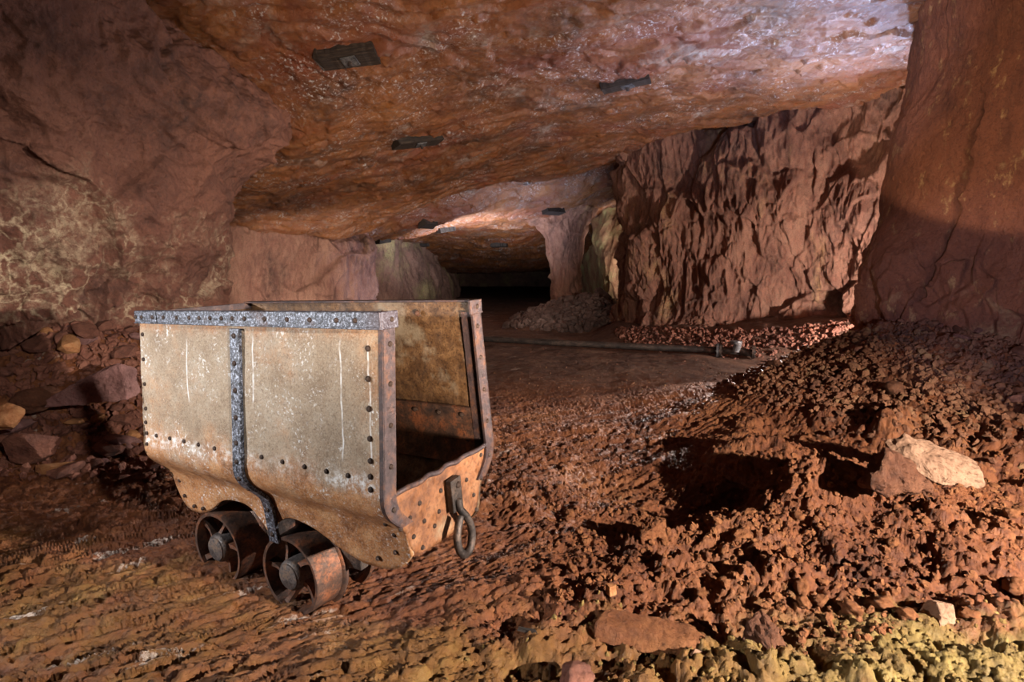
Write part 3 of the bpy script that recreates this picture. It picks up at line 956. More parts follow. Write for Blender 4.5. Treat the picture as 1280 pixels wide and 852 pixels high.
def single(name, shape, mat, loc, rot, label, cat, smooth=False, sink=0.0):
    v, f = shape
    me = mesh(name, v, f, M[mat], smooth)
    o = link(name, me)
    o.rotation_euler = rot
    Rm = np.array(o.rotation_euler.to_matrix())
    zmin = (v @ Rm.T)[:, 2].min()
    g = float(floor_z(loc[0], loc[1])[0]) if len(loc) == 2 else loc[2]
    o.location = (loc[0], loc[1], g - zmin - sink)
    return tag(o, label, cat)


p = at(1112, 606, 2.26)
single('boulder', hull_shape([(-.17, -.06, 0), (.17, -.07, 0), (.18, .08, 0), (-.14, .09, 0), (-.19, -.05, .05), (-.08, -.02, .22), (-.03, .05, .23), (.07, .0, .17), (.17, -.05, .05), (.15, .07, .06), (0, -.1, .03)], 0.022, 5, 6, 0.016, 0.80),
       'boulder', (p[0] + .02, p[1]), (0, 0, 0.15), 'rough brown boulder leaning against the pale slab at right', 'boulder', True, 0.02)
p = at(1166, 575, 2.62)
single('boulder', hull_shape([(-.20, -.05, .12), (-.20, .05, .17), (-.13, -.07, .15), (-.12, .05, .21), (.05, -.10, .08), (.05, .06, .16), (.18, -.09, 0), (.20, .06, .06), (.15, -.1, .08), (.20, .0, .10), (-.02, -.1, .0), (-.14, .06, .02)], 0.014, 9, 5, 0.006),
       'pale_rock', (p[0], p[1]), (0, 0, -0.1), 'pale pinkish flat boulder with a chipped end, on the mound at right', 'boulder', False, -0.02)
p = at(1172, 790, 1.72)
single('stone', hull_shape([(-.05, -.03, 0), (.05, -.03, 0), (.05, .04, 0), (-.04, .05, 0), (-.045, -.03, .05), (-.02, .0, .075), (.03, -.02, .07), (.055, .02, .04), (0, .04, .06)], 0.005, 21, 4, 0.004),
       'pale_rock', (p[0], p[1]), (0, 0, 0.4), 'pale angular stone on the yellow-green ground at lower right', 'stone', False, -0.006)
p = at(815, 690, 2.20)
single('stone', hull_shape([(-.06, -.03, 0), (.06, -.03, 0), (.06, .03, .0), (-.06, .03, 0), (-.065, -.03, .04), (-.04, .03, .06), (.04, -.02, .09), (.065, .02, .08), (.02, .03, .09)], 0.006, 22, 4, 0.005),
       'clod', (p[0], p[1]), (0, 0, 0.2), 'squared red clay block standing beside the dark hollow, mid right', 'stone', False, 0.015)
p = at(918, 590, 2.75)
single('stone', hull_shape([(-.09, -.03, 0), (.09, -.04, 0), (.09, .04, 0), (-.08, .04, 0), (-.09, 0, .05), (-.03, .02, .09), (.05, .0, .07), (.09, .01, .035)], 0.006, 23, 4, 0.006),
       'boulder', (p[0], p[1]), (0, 0, -0.25), 'long reddish stone at the upper rim of the dark hollow', 'stone', False, 0.02)
p = at(763, 765, 1.76)
single('stone', hull_shape([(-.014, -.012, 0), (.015, -.012, 0), (.014, .014, 0), (-.013, .014, 0), (-.014, -.01, .032), (.012, -.012, .036), (.016, .012, .028), (-.01, .014, .034)], 0.001, 24, 2),
       'orange_rock', (p[0], p[1]), (0, 0, 0.5), 'tiny yellow cube-like stone behind the half-buried slab', 'stone', False, 0.004)
# half-buried rounded slab
p = at(812, 800, 1.62)
sl = [(-.17, -.045, 0), (-.17, .05, 0), (.12, -.06, 0), (.12, .05, 0), (.165, -.03, 0), (.165, .03, 0), (-.17, -.02, .045), (-.14, .05, .06), (.1, -.045, .055), (.12, .04, .065), (.16, -.02, .05), (.165, .02, .045)]
single('slab', hull_shape(sl, 0.005, 25, 5, 0.006), 'clod', (p[0], p[1]), (0.0, 0.06, -0.22), 'half-buried long slab with a rounded end at the bottom centre', 'slab', False, -0.012)
p = at(660, 806, 1.60)
single('splinter', hull_shape([(-.035, -.006, 0), (.035, -.005, 0), (.033, .007, 0), (-.03, .008, 0), (-.03, 0, .012), (.02, .002, .014)], 0.001, 26, 2),
       'wood', (p[0], p[1]), (0, 0, -0.35), 'dark wood splinter lying on ochre clay at the bottom centre', 'splinter', False, 0.002)
p = at(408, 764, 1.72)
single('splinter', hull_shape([(-.065, -.01, 0), (.06, -.008, 0), (.075, .004, 0), (-.06, .012, 0), (-.05, 0, .012), (.04, .004, .012)], 0.001, 27, 2),
       'pale_rock', (p[0], p[1]), (0, 0, 0.35), 'thin pale sliver wedged under the front wheel of the cart', 'splinter', False, 0.002)
p = at(985, 640, 2.0)
single('splinter', hull_shape([(-.022, -.006, 0), (.022, -.005, 0), (.02, .006, 0), (-.02, .006, 0), (0, 0, .014)], 0.001, 28, 2),
       'pale_rock', tuple(at(868, 842, 1.52)[:2]), (0, 0, 0.5), 'thin pale chip on ochre clay at the bottom edge', 'splinter', False, 0.001)
p = at(900, 812, 1.60)
single('boulder', hull_shape([(-.05, -.05, 0), (.06, -.05, 0), (.06, .05, 0), (-.05, .05, 0), (-.02, -.03, .07), (.03, .02, .10), (.055, -.02, .05), (-.03, .04, .08)], 0.008, 29, 4, 0.006),
       'boulder', (p[0] + .13, p[1]), (0, 0, 0.8), 'greyish broken rock at the bottom, right of the half-buried slab', 'boulder', False, 0.02)
p = at(720, 845, 1.44)
single('boulder', rock_shape(33, 4, 8, .55, .9, .22, (.06, .05, .04)), 'red_rock', (p[0], p[1]), (0, 0, 0.3), 'rounded reddish lump cut by the bottom edge', 'boulder', True, 0.02)
# left side
p = at(112, 480, 3.45)
single('slab', hull_shape([(-.26, -.04, 0), (.22, -.04, .03), (.26, .05, .06), (-.2, .06, 0), (-.24, -.02, .05), (-.12, .0, .12), (.18, .0, .26), (.26, .04, .22), (.1, .06, .24)], 0.012, 31, 5, 0.008),
       'purple_rock', (p[0], p[1], p[2] - .14), (0, 0, 0.2), 'large flat purple slab lying on the rubble left of the cart', 'slab', False, 0)
for (px, py, Yd, sc, mat, lab, sd) in ((38, 560, 3.22, .16, 'red_rock', 'dark red boulder at the front toe of the left rubble', 41), (45, 500, 3.4, .13, 'boulder', 'rounded brown boulder above the toe of the left rubble', 42),
                                       (8, 520, 3.2, .12, 'orange_rock', 'yellowish boulder cut by the left edge of the picture', 43), (205, 470, 4.0, .14, 'purple_rock', 'purple boulder between the left wall and the cart', 44)):
    p = at(px, py, Yd)
    single('boulder', rock_shape(sd, 4, 9, .5, .85, .07, (sc, sc * .8, sc * .65)), mat, (p[0], p[1], p[2] - sc * .6), (0.2, 0.1, sd), lab, 'boulder', False, 0)
p = at(1065, 432, 4.6)
single('boulder', rock_shape(45, 4, 8, .55, .85, .08, (.16, .13, .14)), 'red_rock', (p[0], p[1], p[2] - .12), (0, 0, 0.3), 'dark boulder on the left shoulder of the gravel mound', 'boulder', False, 0)

# ------------------------------------------------------------------ mine cart
Rw = np.array([[-0.86545152, 0.49920761, 0.04225439], [0.50003405, 0.86593278, 0.01124122], [-0.03097776, 0.03085737, -0.99904364]])
Bw = np.array([-0.33995142, 1.4483087, -0.10246035 + CAMZ])
A0, B0, H0 = 0.586, 0.2225, 1.0365
org = Bw + Rw @ np.array([A0, B0, H0])
M4 = Matrix(((-Rw[0, 0], Rw[0, 1], -Rw[0, 2], org[0]), (-Rw[1, 0], Rw[1, 1], -Rw[1, 2], org[1]), (-Rw[2, 0], Rw[2, 1], -Rw[2, 2], org[2]), (0, 0, 0, 1)))
# make the basis exactly orthonormal
q4 = M4.to_quaternion(); M4 = Matrix.Translation(org) @ q4.to_matrix().to_4x4()
cart = empty('mine_cart', M4, 'rusty riveted steel mine cart standing on four spoked wheels', 'mine cart')
LEN, WID = 1.172, 0.445


def L_(a, b, h):
    return np.array([-(a - A0), b - B0, H0 - h])


SEC = np.array([(0, 0), (-.010, .11), (-.025, .28), (-.040, .44), (-.045, .49), (-.041, .525), (-.022, .558), (.010, .590), (.034, .620), (.046, .66)])
SK_A = np.array([-.001, .03, .07, .12, .2, .28, .36, .45, .53, .60, .635, .67, .73, .80, .88, .96, 1.02, 1.08, 1.13, 1.16, 1.175])
SK_H = np.array([.70, .735, .757, .767, .766, .744, .712, .688, .692, .730, .765, .735, .690, .680, .694, .745, .766, .772, .760, .735, .70])


def sec_b(h):
    return np.interp(h, SEC[:, 1], SEC[:, 0])


def sec_curve(hb, n=64):
    """points (b, h) down the side, smooth, ending at h = hb"""
    t = np.linspace(0, len(SEC) - 1, n)
    P = catmull(SEC[:, None, :], n, 0)[:, 0, :]
    ext = [(0.046 + .010 * k, .66 + (hb - .66) * k) for k in np.linspace(0.12, 1, 8)]
    return np.concatenate([P, ext])


SOLID_OFF = -1.0


def dent(V, far):
    V = np.atleast_2d(V)
    return 0.006 * fbm(V * 3.0, 3, 601 + far) + 0.0025 * fbm(V * 11, 3, 605 + far)


def side_panel(name, far, mat):
    na = 150
    aa = np.linspace(0, LEN, na)
    hb = catmull(np.stack([SK_A, SK_H], 1)[:, None, :], 400, 0)[:, 0, :]
    V = []
    for a in aa:
        c = sec_curve(float(np.interp(a, hb[:, 0], hb[:, 1])))
        for b, h in c:
            bb = WID - b if far else b
            V.append(L_(a, bb, h))
    V = np.array(V)
    nv = len(c)
    d = dent(V, far)
    V[:, 1] += d
    f = grid_faces(na, nv)
    if not far:
        f = f[:, ::-1].copy()
    o = link(name, mesh(name, V, f, mat), cart)
    m = o.modifiers.new('thick', 'SOLIDIFY'); m.thickness = 0.009; m.offset = SOLID_OFF if far else -SOLID_OFF
    return o


near = side_panel('side_panel', False, M['tan'])
far = side_panel('side_panel', True, M['inner'])
far['label'] = 'dark rusty far side panel seen from inside'
RIV = None


def rivet(parent, a, b, h, nrm, r=0.009, mat='rivet'):
    """domed head standing on a surface with outward normal nrm (cart coordinates a, b, h)"""
    global RIV
    if RIV is None:
        RIV = {}
    if mat not in RIV:
        mb = MB(); mb.lathe([(1.0, -0.25), (1.0, 0.12), (0.86, 0.42), (0.55, 0.66), (0.2, 0.76), (0.0, 0.78)], 14)
        t = mb.build('rivet', M[mat], None, True)
        RIV[mat] = t.data
        bpy.data.objects.remove(t)
    o = link('rivet', RIV[mat], parent)
    n = Vector(L_(nrm[0] + A0, nrm[1] + B0, H0 + nrm[2])).normalized()
    o.rotation_euler = n.to_track_quat('Z', 'Y').to_euler()
    loc = L_(a, b, h)
    if parent is near:
        loc[1] += dent(loc, False)[0]
    if parent is far:
        loc[1] += dent(loc, True)[0]
    o.location = loc
    o.scale = (r, r, r)
    return o


for h in (.085, .175, .265, .355, .405, .445, .485):
    rivet(near, LEN - .022, sec_b(h) - .001, h, (0, -1, 0), .0075)
for h in (.095, .175, .255, .335, .395, .437, .472):
    rivet(near, .042, sec_b(h) - .001, h, (0, -1, 0), .0085)
for a in (1.085, 1.00, .915, .825, .73, .50, .40, .30, .21, .127):
    rivet(near, a, sec_b(.447) - .001, .447, (0, -1, 0), .0075)
for a, h in ((1.135, .655), (1.12, .715), (1.06, .745), (1.0, .742), (.06, .60), (.05, .64), (.06, .70), (.13, .735)):
    rivet(near, a, sec_b(h) - .001 + .003, h, (0, -1, 0), .0075)
# inner overlap plate and its rivets on the far panel
mb = MB()
n = 40
vv = []
for a in np.linspace(.05, LEN - .02, n):
    for h in (.372, .376, .44, .50, .54, .57):
        off = .010 if h > .372 else .004
        vv.append(L_(a, WID - sec_b(h) - off - .002, h))
f = [tuple(q) for q in grid_faces(n, 6)]
mb.add(vv, f)
lap = mb.build('lap_plate', M['wheel'], far)
lap['label'] = 'orange rusty overlap plate inside the cart'
for a in (.10, .20, .31, .42, .54, .66):
    rivet(lap, a, WID - sec_b(.40) - .014, .402, (0, -1, 0), .0095)
for a in (.24, .40, .56, .72, .9):
    rivet(far, a, WID - .012, .045, (0, -1, 0), .010, 'wheel')


def strip(pts, nrm, width_vec, thick):
    """flat bar along pts; width_vec across, nrm = thickness direction per point"""
    V, Fq = [], []
    for p, nn in zip(pts, nrm):
        p = np.array(p); nn = np.array(nn); w = np.array(width_vec)
        V += [p - w / 2, p + w / 2, p + w / 2 + nn * thick, p - w / 2 + nn * thick]
    for i in range(len(pts) - 1):
        for k in range(4):
            Fq.append((i * 4 + k, i * 4 + (k + 1) % 4, (i + 1) * 4 + (k + 1) % 4, (i + 1) * 4 + k))
    Fq.append((3, 2, 1, 0)); e = (len(pts) - 1) * 4
    Fq.append((e, e + 1, e + 2, e + 3))
    return V, Fq


# top rims: an angle bar in two lengths on the near side, one on the far side
def rim(a0, a1, far, wrap):
    mb = MB()
    b = WID + .013 if far else -.013
    c = (a0 + a1) / 2
    mb.box(L_(c, b, .022), (a1 - a0, .011, .046), None, .002)
    mb.box(L_(c, WID - .008 if far else .008, .003), (a1 - a0, .03, .007), None, .0015)
    mb.box(L_(c, b + (-.003 if not far else .003), .0415), (a1 - a0, .012, .005), None, .001)
    if wrap:
        mb.box(L_(-.008, (WID - .02) if far else .02, .022), (.010, .062, .046), None, .002)
    return mb


r1 = rim(-.012, 1.030, False, True).build('top_rim', M['speck'], cart)
r2 = rim(1.036, LEN + .002, False, False).build('top_rim', M['speck'], cart)
r3 = rim(-.010, LEN + .010, True, True).build('top_rim', M['post'], cart)
for r_ in (r1, r2): r_['label'] = 'blue-grey speckled rim bar along the near top edge'
for a in (.985, .905, .83, .725 + .05, .685 + .03, .655, .60, .54, .445, .345, .25, .145, .075):
    rivet(r1, a, -.0185, .021, (0, -1, 0), .0075)
for a in (1.165, 1.125, 1.055):
    rivet(r2, a, -.0185, .021, (0, -1, 0), .0075)
rivet(r1, -.0135, .025, .021, (-1, 0, 0), .007)
rivet(r3, -.0135, WID - .015, .021, (-1, 0, 0), .008)
# rim bar across the closed rear end
mb = MB(); mb.box(L_(LEN + .004, WID / 2, .03), (.012, WID + .01, .05), None, .002)
mb.build('end_rim', M['post'], cart)
# strap round the middle
c = sec_curve(.785, 48)
pts, nr = [], []
for i, (b, h) in enumerate(c):
    if h < .05: continue
    j0, j1 = max(i - 1, 0), min(i + 1, len(c) - 1)
    t = c[j1] - c[j0]; t /= np.linalg.norm(t)
    if c[j1][1] <= c[j0][1]: continue
    pts.append(L_(.597, b - .003, h)); nr.append(np.array([0, -t[1], -t[0]]))
V, Fq = strip(pts, nr, (.046, 0, 0), .012)
st = MB().add(V, Fq).build('strap', M['speck'], cart)
st['label'] = 'blue-grey speckled strap down the middle of the near side'
bm_ = st.modifiers.new('bev', 'BEVEL'); bm_.width = .002; bm_.segments = 2
for h in (.075, .16, .245, .33, .41, .47, .525, .567, .665, .755):
    rivet(st, .597, float(np.interp(h, c[:, 1], c[:, 0])) - .0145, h, (0, -1, 0), .009)


# front corner posts (angle irons bent to the section) and end plates
def post(far):
    mb = MB()
    cc = sec_curve(.69, 40)
    cc = cc[(cc[:, 1] > .02) & (cc[:, 1] < .60)]
    for (w0, w1, a0, a1) in ((-.004, .043, -.010, -.002), (-.006, -.001, -.010, .004)):
        V = []
        for b, h in cc:
            for (w, a) in ((w0, a0), (w1, a0), (w1, a1), (w0, a1)):
                bb = b + w
                V.append(L_(a, WID - bb if far else bb, h))
        Fq = [(i * 4 + k, i * 4 + (k + 1) % 4, (i + 1) * 4 + (k + 1) % 4, (i + 1) * 4 + k) for i in range(len(cc) - 1) for k in range(4)]
        e = (len(cc) - 1) * 4
        Fq += [(3, 2, 1, 0), (e, e + 1, e + 2, e + 3)]
        mb.add(V, Fq)
    # inner flange lying on the inside of the panel
    V = []
    for b, h in cc:
        for (w, a) in ((.010, .0), (.010, .055), (.016, .055), (.016, .0)):
            V.append(L_(a, WID - b - w if far else b + w, h))
    mb.add(V, Fq)
    o = mb.build('corner_post', M['post'], cart)
    for h in (.085, .19, .30, .41, .53):
        b = float(np.interp(h, cc[:, 1], cc[:, 0])) + .022
        rivet(o, -.011, WID - b if far else b, h, (-1, 0, 0), .0075)
    return o


post(False); post(True)


def plate(name, a, top, mat, dent=0.0):
    cc = sec_curve(.70, 40)
    left = [(b, h) for b, h in cc if h > top and h < .665]
    bot = [(.058, .685), (.075, .703), (.11, .712), (WID / 2, .716), (WID - .11, .712), (WID - .075, .703), (WID - .058, .685)]
    left = [(float(np.interp(top, cc[:, 1], cc[:, 0])), top)] + left
    right = [(WID - b, h) for b, h in left][::-1]
    ring = left + bot + right
    nb = 25
    V, Fq = [], []
    # rows of the plate from top to bottom
    hs = np.linspace(top, .716, 22)
    Lb = np.interp(hs, [h for b, h in left + bot[:4]], [b for b, h in left + bot[:4]])
    for h, lb in zip(hs, Lb):
        lb = min(lb, WID / 2 - .06)
        for t in np.linspace(0, 1, nb):
            b = lb + (WID - 2 * lb) * t
            V.append(L_(a + dent * math.sin(t * math.pi) * (h - top), b, h))
    me = mesh(name, np.array(V), grid_faces(22, nb), mat)
    o = link(name, me, cart)
    m = o.modifiers.new('thick', 'SOLIDIFY'); m.thickness = .009; m.offset = 0
    return o


fp = plate('end_plate', .004, .492, M['endplate'])
fp['label'] = 'orange rusty low end plate at the open front'
plate('end_plate', LEN - .004, .03, M['inner'])
# rolled lip of the front plate
mb = MB()
lip = [L_(-.004 + .003 * math.sin(t * 40), b, .494 + .003 * math.sin(t * 31 + 1)) for t, b in zip(np.linspace(0, 1, 40), np.linspace(-.025, WID + .03, 40))]
mb.tube(lip, .008, 8)
lipo = mb.build('plate_lip', M['post'], fp, True)
for b, h in ((.015, .60), (.055, .585), (.065, .645), (.10, .56), (.115, .62), (.16, .655), (.20, .56), (.185, .62), (.30, .66), (.335, .575), (.37, .64), (.425, .52), (.42, .60), (.28, .70), (.10, .695), (.38, .695)):
    rivet(fp, -.001, b, h, (-1, 0, 0), .0075)
# belly
mb = MB()
mb.box(L_(LEN / 2, WID / 2, .665), (LEN - .02, WID - .10, .010))
mb.build('belly_plate', M['inner'], cart)
mb = MB()
for b in (.175, WID - .175):
    mb.box(L_(.75, b, .80), (.86, .035, .16), None, .004)
    for a in (.5454, .9497):
        mb.box(L_(a, b, .885), (.13, .05, .06), None, .006)
mb.build('chassis', M['iron'], cart)
# coupling
hk = bpy.data.objects.new('coupling_hook', None); hk.empty_display_size = .05
MBp = MB()
Mx = Matrix.Rotation(math.radians(4), 4, 'X')
MBp.box(L_(-.018, .245, .585), (.022, .052, .105), Mx, .003)
hp = MBp.build('coupling_plate', M['iron'], cart)
hp['label'] = 'dark forged coupling plate on the front'
rivet(hp, -.030, .25, .555, (-1, 0, 0), .011); rivet(hp, -.030, .245, .605, (-1, 0, 0), .009)
loop = []
for (b, h, a) in ((.245, .600, -.030), (.247, .632, -.034), (.262, .655, -.040), (.277, .685, -.046), (.281, .72, -.050), (.268, .755, -.053), (.243, .770, -.055), (.216, .758, -.055), (.203, .728, -.052), (.207, .695, -.048), (.224, .668, -.044), (.238, .650, -.040)):
    loop.append(L_(a, b, h))
lp = catmull(np.array(loop)[:, None, :], 50, 0)[:, 0, :]
link_o = MB().tube(lp, .0125, 12).build('coupling_link', M['iron'], hp, True)
bpy.data.objects.remove(hk)


# wheels
def make_wheel(a, h, far, spin):
    s = -1 if far else 1
    bo = WID - .05 if far else .05
    Mw = Matrix.Translation(Vector(L_(a, bo, h))) @ Matrix.Rotation(math.radians(-90 * s), 4, 'X') @ Matrix.Rotation(spin, 4, 'Z')
    # wheel z axis points towards the cart's middle, face at z = 0
    mb = MB()
    R = .138
    prof = [(R - .013, .0), (R - .002, -.001), (R, .004), (R + .001, .03), (R + .003, .085), (R + .006, .098), (R + .018, .104), (R + .020, .112), (R + .016, .118), (R - .004, .118), (R - .014, .10), (R - .015, .02)]
    mb.lathe(prof, 56, None, True)
    w = mb.build('wheel', M['wheel'], cart, angle=math.radians(50))
    w.matrix_local = Mw
    hb = MB().lathe([(0, -.004), (.046, -.003), (.052, .003), (.054, .01), (.055, .03), (.058, .05), (.054, .10), (.03, .104), (0, .104)], 32)
    hb.build('hub', M['hub'], w, angle=math.radians(40))
    cap = MB().lathe([(0, -.010), (.034, -.0095), (.043, -.007), (.046, -.001), (.046, .004)], 24)
    cap.build('hub_cap', M['hub'], w, angle=math.radians(40))
    for k in range(5):
        t0 = 2 * math.pi * k / 5
        V, n = [], 12
        for i in range(n):
            t = i / (n - 1)
            r = .044 + (R - .012 - .044) * t
            an = t0 + .42 * math.sin(t * math.pi * .5) * 1.0
            z0 = .012 + .010 * math.sin(t * math.pi)
            wz = .022 + .03 * (1 - t) ** 2 + .012 * t ** 3
            th = .006 + .006 * (2 * t - 1) ** 2
            c_, s_ = math.cos(an), math.sin(an)
            for (dt, z) in ((-th, z0), (th, z0), (th, z0 + wz), (-th, z0 + wz)):
                V.append((r * c_ - dt * s_, r * s_ + dt * c_, z))
        Fq = [(i * 4 + q, i * 4 + (q + 1) % 4, (i + 1) * 4 + (q + 1) % 4, (i + 1) * 4 + q) for i in range(n - 1) for q in range(4)]
        MB().add(V, Fq).build('spoke', M['wheel'], w, angle=math.radians(60))
    return w


make_wheel(.5454, .8985, False, .3)
make_wheel(.9497, .8925, False, .9)
make_wheel(.5454, .8985, True, .6)
make_wheel(.9497, .8925, True, .1)
for a, h in ((.5454, .8985), (.9497, .8925)):
    MB().tube([L_(a, .09, h), L_(a, WID - .09, h)], .02, 14).build('axle', M['iron'], cart, True)

# ------------------------------------------------------------------ steel pipe
pA, pB = at(520, 418, 9.2), at(897, 440, 7.45)
pA[2] = max(pA[2], .10); pB[2] = max(pB[2], .10)
pipe = empty('steel_pipe', Matrix.Translation((pA + pB) / 2 - np.array([0, 0, .05])), 'long dark steel pipe lying on the ground below the hewn wall', 'pipe')
ctr = np.array(pipe.location)
u = (pB - pA) / np.linalg.norm(pB - pA)
pp = [pA + (pB - pA) * t + np.array([0, 0, -.012 * math.sin(t * math.pi)]) - ctr for t in np.linspace(0, 1, 24)]
MB().tube(pp, .047, 18).build('pipe_length', M['pipe'], pipe, True)


def ring(c, r0, r1, th):
    mb = MB()
    Mr = Matrix.Translation(c) @ Vector(u).to_track_quat('Z', 'Y').to_matrix().to_4x4()
    mb.lathe([(r0, -th), (r1, -th), (r1, th), (r0, th)], 28, Mr, True)
    for k in range(6):
        a = k * math.pi / 3
        mb.lathe([(0, -th - .018), (.012, -th - .018), (.012, th + .018), (0, th + .018)], 6, Mr @ Matrix.Translation((r1 * .8 * math.cos(a), r1 * .8 * math.sin(a), 0)))
    return mb


ring(Vector(pB - ctr), .03, .098, .014).build('flange', M['flange'], pipe, angle=.6)
ring(Vector(pB + u * .035 - ctr), .03, .095, .012).build('flange', M['iron'], pipe, angle=.6)
MB().tube([pB + u * .03 - ctr, pB + u * .28 - ctr], .042, 16).build('valve_stub', M['iron'], pipe, True)
vb = MB().tube([pB + u * .22 + np.array([0, -.02, .0]) - ctr, pB + u * .24 + np.array([0, -.03, .13]) - ctr], .05, 14)
vb.lathe([(.0, .1), (.07, .1), (.075, .12), (.07, .14), (0, .14)], 18, Matrix.Translation(pB + u * .22 + np.array([0, -.02, 0]) - ctr))
vb.build('valve_body', M['flange'], pipe, angle=.6)
ring(Vector(pB + u * .44 - ctr), .03, .085, .016).build('flange', M['iron'], pipe, angle=.6)
MB().tube([pB + u * .27 - ctr, pB + u * .46 + np.array([0, 0, -.02]) - ctr], .05, 14).build('valve_stub', M['iron'], pipe, True)


# ------------------------------------------------------------------ roof boards held by bolts
def on_roof(px, py):
    lo, hi = 2.0, 26.0
    Ys = np.linspace(lo, hi, 2400)
    W = np.array([at(px, py, q) for q in Ys])
    g = W[:, 2] - ceil_z(W[:, 0], W[:, 1])
    i = int(np.argmax(g > 0))
    return W[i]


def board(pxa, pya, pxb, pyb, wd, label, group=None, small=False, seed=0):
    a, b = on_roof(pxa, pya), on_roof(pxb, pyb)
    c = (a + b) / 2
    e = 0.15
    nx = (float(ceil_z([c[0] + e], [c[1]], False)[0]) - float(ceil_z([c[0] - e], [c[1]], False)[0])) / (2 * e)
    ny = (float(ceil_z([c[0]], [c[1] + e], False)[0]) - float(ceil_z([c[0]], [c[1] - e], False)[0])) / (2 * e)
    n = Vector((nx, ny, -1)).normalized()          # pointing down out of the roof
    x = Vector(b - a); ln = x.length; x = (x - n * x.dot(n)).normalized()
    y = n.cross(x)
    Mb = Matrix((( x.x, y.x, n.x, c[0]), (x.y, y.y, n.y, c[1]), (x.z, y.z, n.z, c[2]), (0, 0, 0, 1)))
    t = empty('roof_board', Mb, label, 'roof board', group)
    th = .05 if not small else .08
    mb = MB()
    nseg = 16
    V = []
    r = np.random.default_rng(seed)
    for i in range(nseg):
        xx = -ln / 2 + ln * i / (nseg - 1)
        j = r.uniform(-.006, .006, 4) if 0 < i < nseg - 1 else r.uniform(-.02, .02, 4)
        for k, (yy, zz) in enumerate(((-wd / 2, -.06), (wd / 2, -.06), (wd / 2, th), (-wd / 2, th))):
            V.append((xx + (j[k] if i in (0, nseg - 1) else 0), yy + j[k], zz + j[k] * .6))
    Fq = [(i * 4 + q, i * 4 + (q + 1) % 4, (i + 1) * 4 + (q + 1) % 4, (i + 1) * 4 + q) for i in range(nseg - 1) for q in range(4)]
    Fq += [(3, 2, 1, 0), tuple((nseg - 1) * 4 + k for k in range(4))]
    mb.add(V, Fq).build('plank', M['wood'], t)
    if not small:
        MB().box((0.02, 0, th + .006), (.12, .11, .012), Matrix.Rotation(.12, 4, 'Z'), .002).build('washer_plate', M['flange'], t)
        MB().lathe([(0, th + .045), (.016, th + .045), (.018, th + .04), (.018, th + .005)], 6, Matrix.Translation((.02, 0, 0))).build('bolt', M['iron'], t)
    return t


board(397, 72, 471, 66, .17, 'dark timber roof board with a bolted plate, at the upper left of the roof', seed=1)
board(493, 176, 551, 175, .16, 'dark weathered roof board in the roof above the open end of the cart', seed=2)
board(752, 107, 812, 97, .17, 'dark split roof board with a bolted plate, upper right of centre', seed=3)
for i, (xa, ya, xb, yb) in enumerate(((526, 277, 543, 279), (548, 287, 567, 284), (472, 300, 486, 299), (516, 304, 534, 305), (680, 262, 700, 262), (614, 306, 634, 304))):
    board(xa, ya, xb, yb, .2, 'small dark board in the far roof above the tunnel', 'boards in the far roof', True, 10 + i)


# ------------------------------------------------------------------ light: lamps of the gallery and unseen spots added to match brightness
def spot(name, loc, target, power, color, angle, blend=0.5, size=0.05):
    l = bpy.data.lights.new(name, 'SPOT')
    l.energy = power; l.color = color; l.spot_size = math.radians(angle); l.spot_blend = blend; l.shadow_soft_size = size
    o = bpy.data.objects.new(name, l); COL.objects.link(o)
    o.location = loc
    o.rotation_euler = (Vector(target) - Vector(loc)).to_track_quat('-Z', 'Y').to_euler()
    return o


def point(name, loc, power, color, size=0.08):
    l = bpy.data.lights.new(name, 'POINT')
    l.energy = power; l.color = color; l.shadow_soft_size = size
    o = bpy.data.objects.new(name, l); COL.objects.link(o)
    o.location = loc
    return o


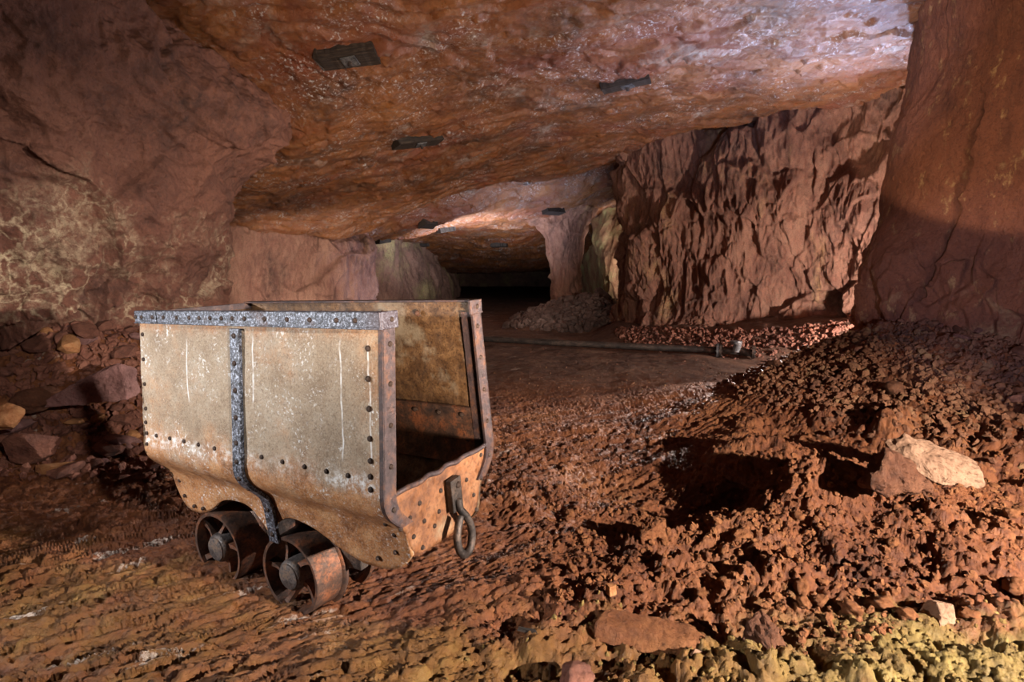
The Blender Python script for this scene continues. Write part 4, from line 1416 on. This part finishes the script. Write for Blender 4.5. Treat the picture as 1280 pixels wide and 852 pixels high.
WARM, NEUT, COOL, BLUE = (1, .80, .60), (1, .93, .85), (.78, .86, 1), (.48, .62, 1)
spot('key_lamp', (2.75, .05, 1.22), (1.05, 2.15, .05), 1700, (1, .90, .78), 88, .6, .03)
spot('cart_lamp', (-2.8, .9, 1.15), (-.85, 1.85, .5), 275, (1, .97, .94), 66, .7, .03)
spot('right_wall_edge_spot', (-.5, 0, 1.6), (4.2, 4.3, 3.25), 1350, WARM, 34, .12, .02)  # added unseen spot; hard cone edge stands in for a cast shadow line
spot('left_lamp', (.4, .2, 1.7), (-2.55, 3.5, .7), 330, NEUT, 44, .9, .05)
spot('roof_lamp', (.7, -.2, .6), (-.6, 6.2, 2.9), 1150, WARM, 56, .9, .12)
spot('blue_roof_lamp', (2.1, 3.3, 1.2), (2.1, 5.3, 3.3), 620, BLUE, 78, .9, .05)
spot('blue_back_lamp', (4.4, 6.4, 1.7), (2.9, 5.0, 3.35), 560, BLUE, 96, .9, .05)
point('lamp_behind_right_pillar', (4.45, 6.0, .45), 470, NEUT, .06)
spot('path_lamp', (4.2, 6.25, 1.15), (.35, 3.0, 0), 1700, (1, .92, .86), 50, .8, .03)
spot('lamp_behind_left_pillar', (-2.75, 7.2, .45), (-2.9, 9.0, 1.0), 210, NEUT, 116, .8, .05)
spot('added_cool_fill', (.6, -.3, .9), (3.6, 4.4, .98), 650, (.64, .66, 1), 20, .8, .03)  # unseen fill added to tint the foot of the right pillar
spot('added_grey_wall_spot', (-.5, 9.4, .4), (-2.9, 10.3, 1.2), 260, BLUE, 50, .8, .04)  # added unseen to cool the end of the left rear wall
spot('far_chamber_lamp', (-.9, 11.3, .7), (-.9, 13.0, 2.3), 900, COOL, 116, 1, .06)
spot('added_second_roof_spot', (.9, 10.4, .9), (-.1, 11.7, 2.5), 300, (.52, .68, 1), 124, 1.0, .06)  # unseen blue spot added to brighten the second chamber's roof
spot('far_right_lamp', (2.9, 12.6, .6), (2.5, 14.6, 2.3), 380, NEUT, 110, .8, .06)
spot('heap_lamp', (-.6, 8.6, .5), (1.5, 12.2, 1.0), 80, NEUT, 50, .9, .05)

w = bpy.data.worlds.new('world'); SC.world = w
w.use_nodes = True
w.node_tree.nodes['Background'].inputs[0].default_value = (.5, .6, 1, 1)
w.node_tree.nodes['Background'].inputs[1].default_value = 0.03

cam = bpy.data.cameras.new('camera')
cam.sensor_fit = 'HORIZONTAL'; cam.sensor_width = 36; cam.lens = F / 1280 * 36
cam.clip_start = .05
co = bpy.data.objects.new('camera', cam); COL.objects.link(co)
co.location = (0, 0, CAMZ)
co.rotation_euler = (math.radians(90) - PITCH, 0, 0)
SC.camera = co
SC.view_settings.view_transform = 'Standard'
SC.view_settings.look = 'None'
SC.view_settings.gamma = 1
SC.view_settings.exposure = 0
SC.view_settings.use_curve_mapping = False
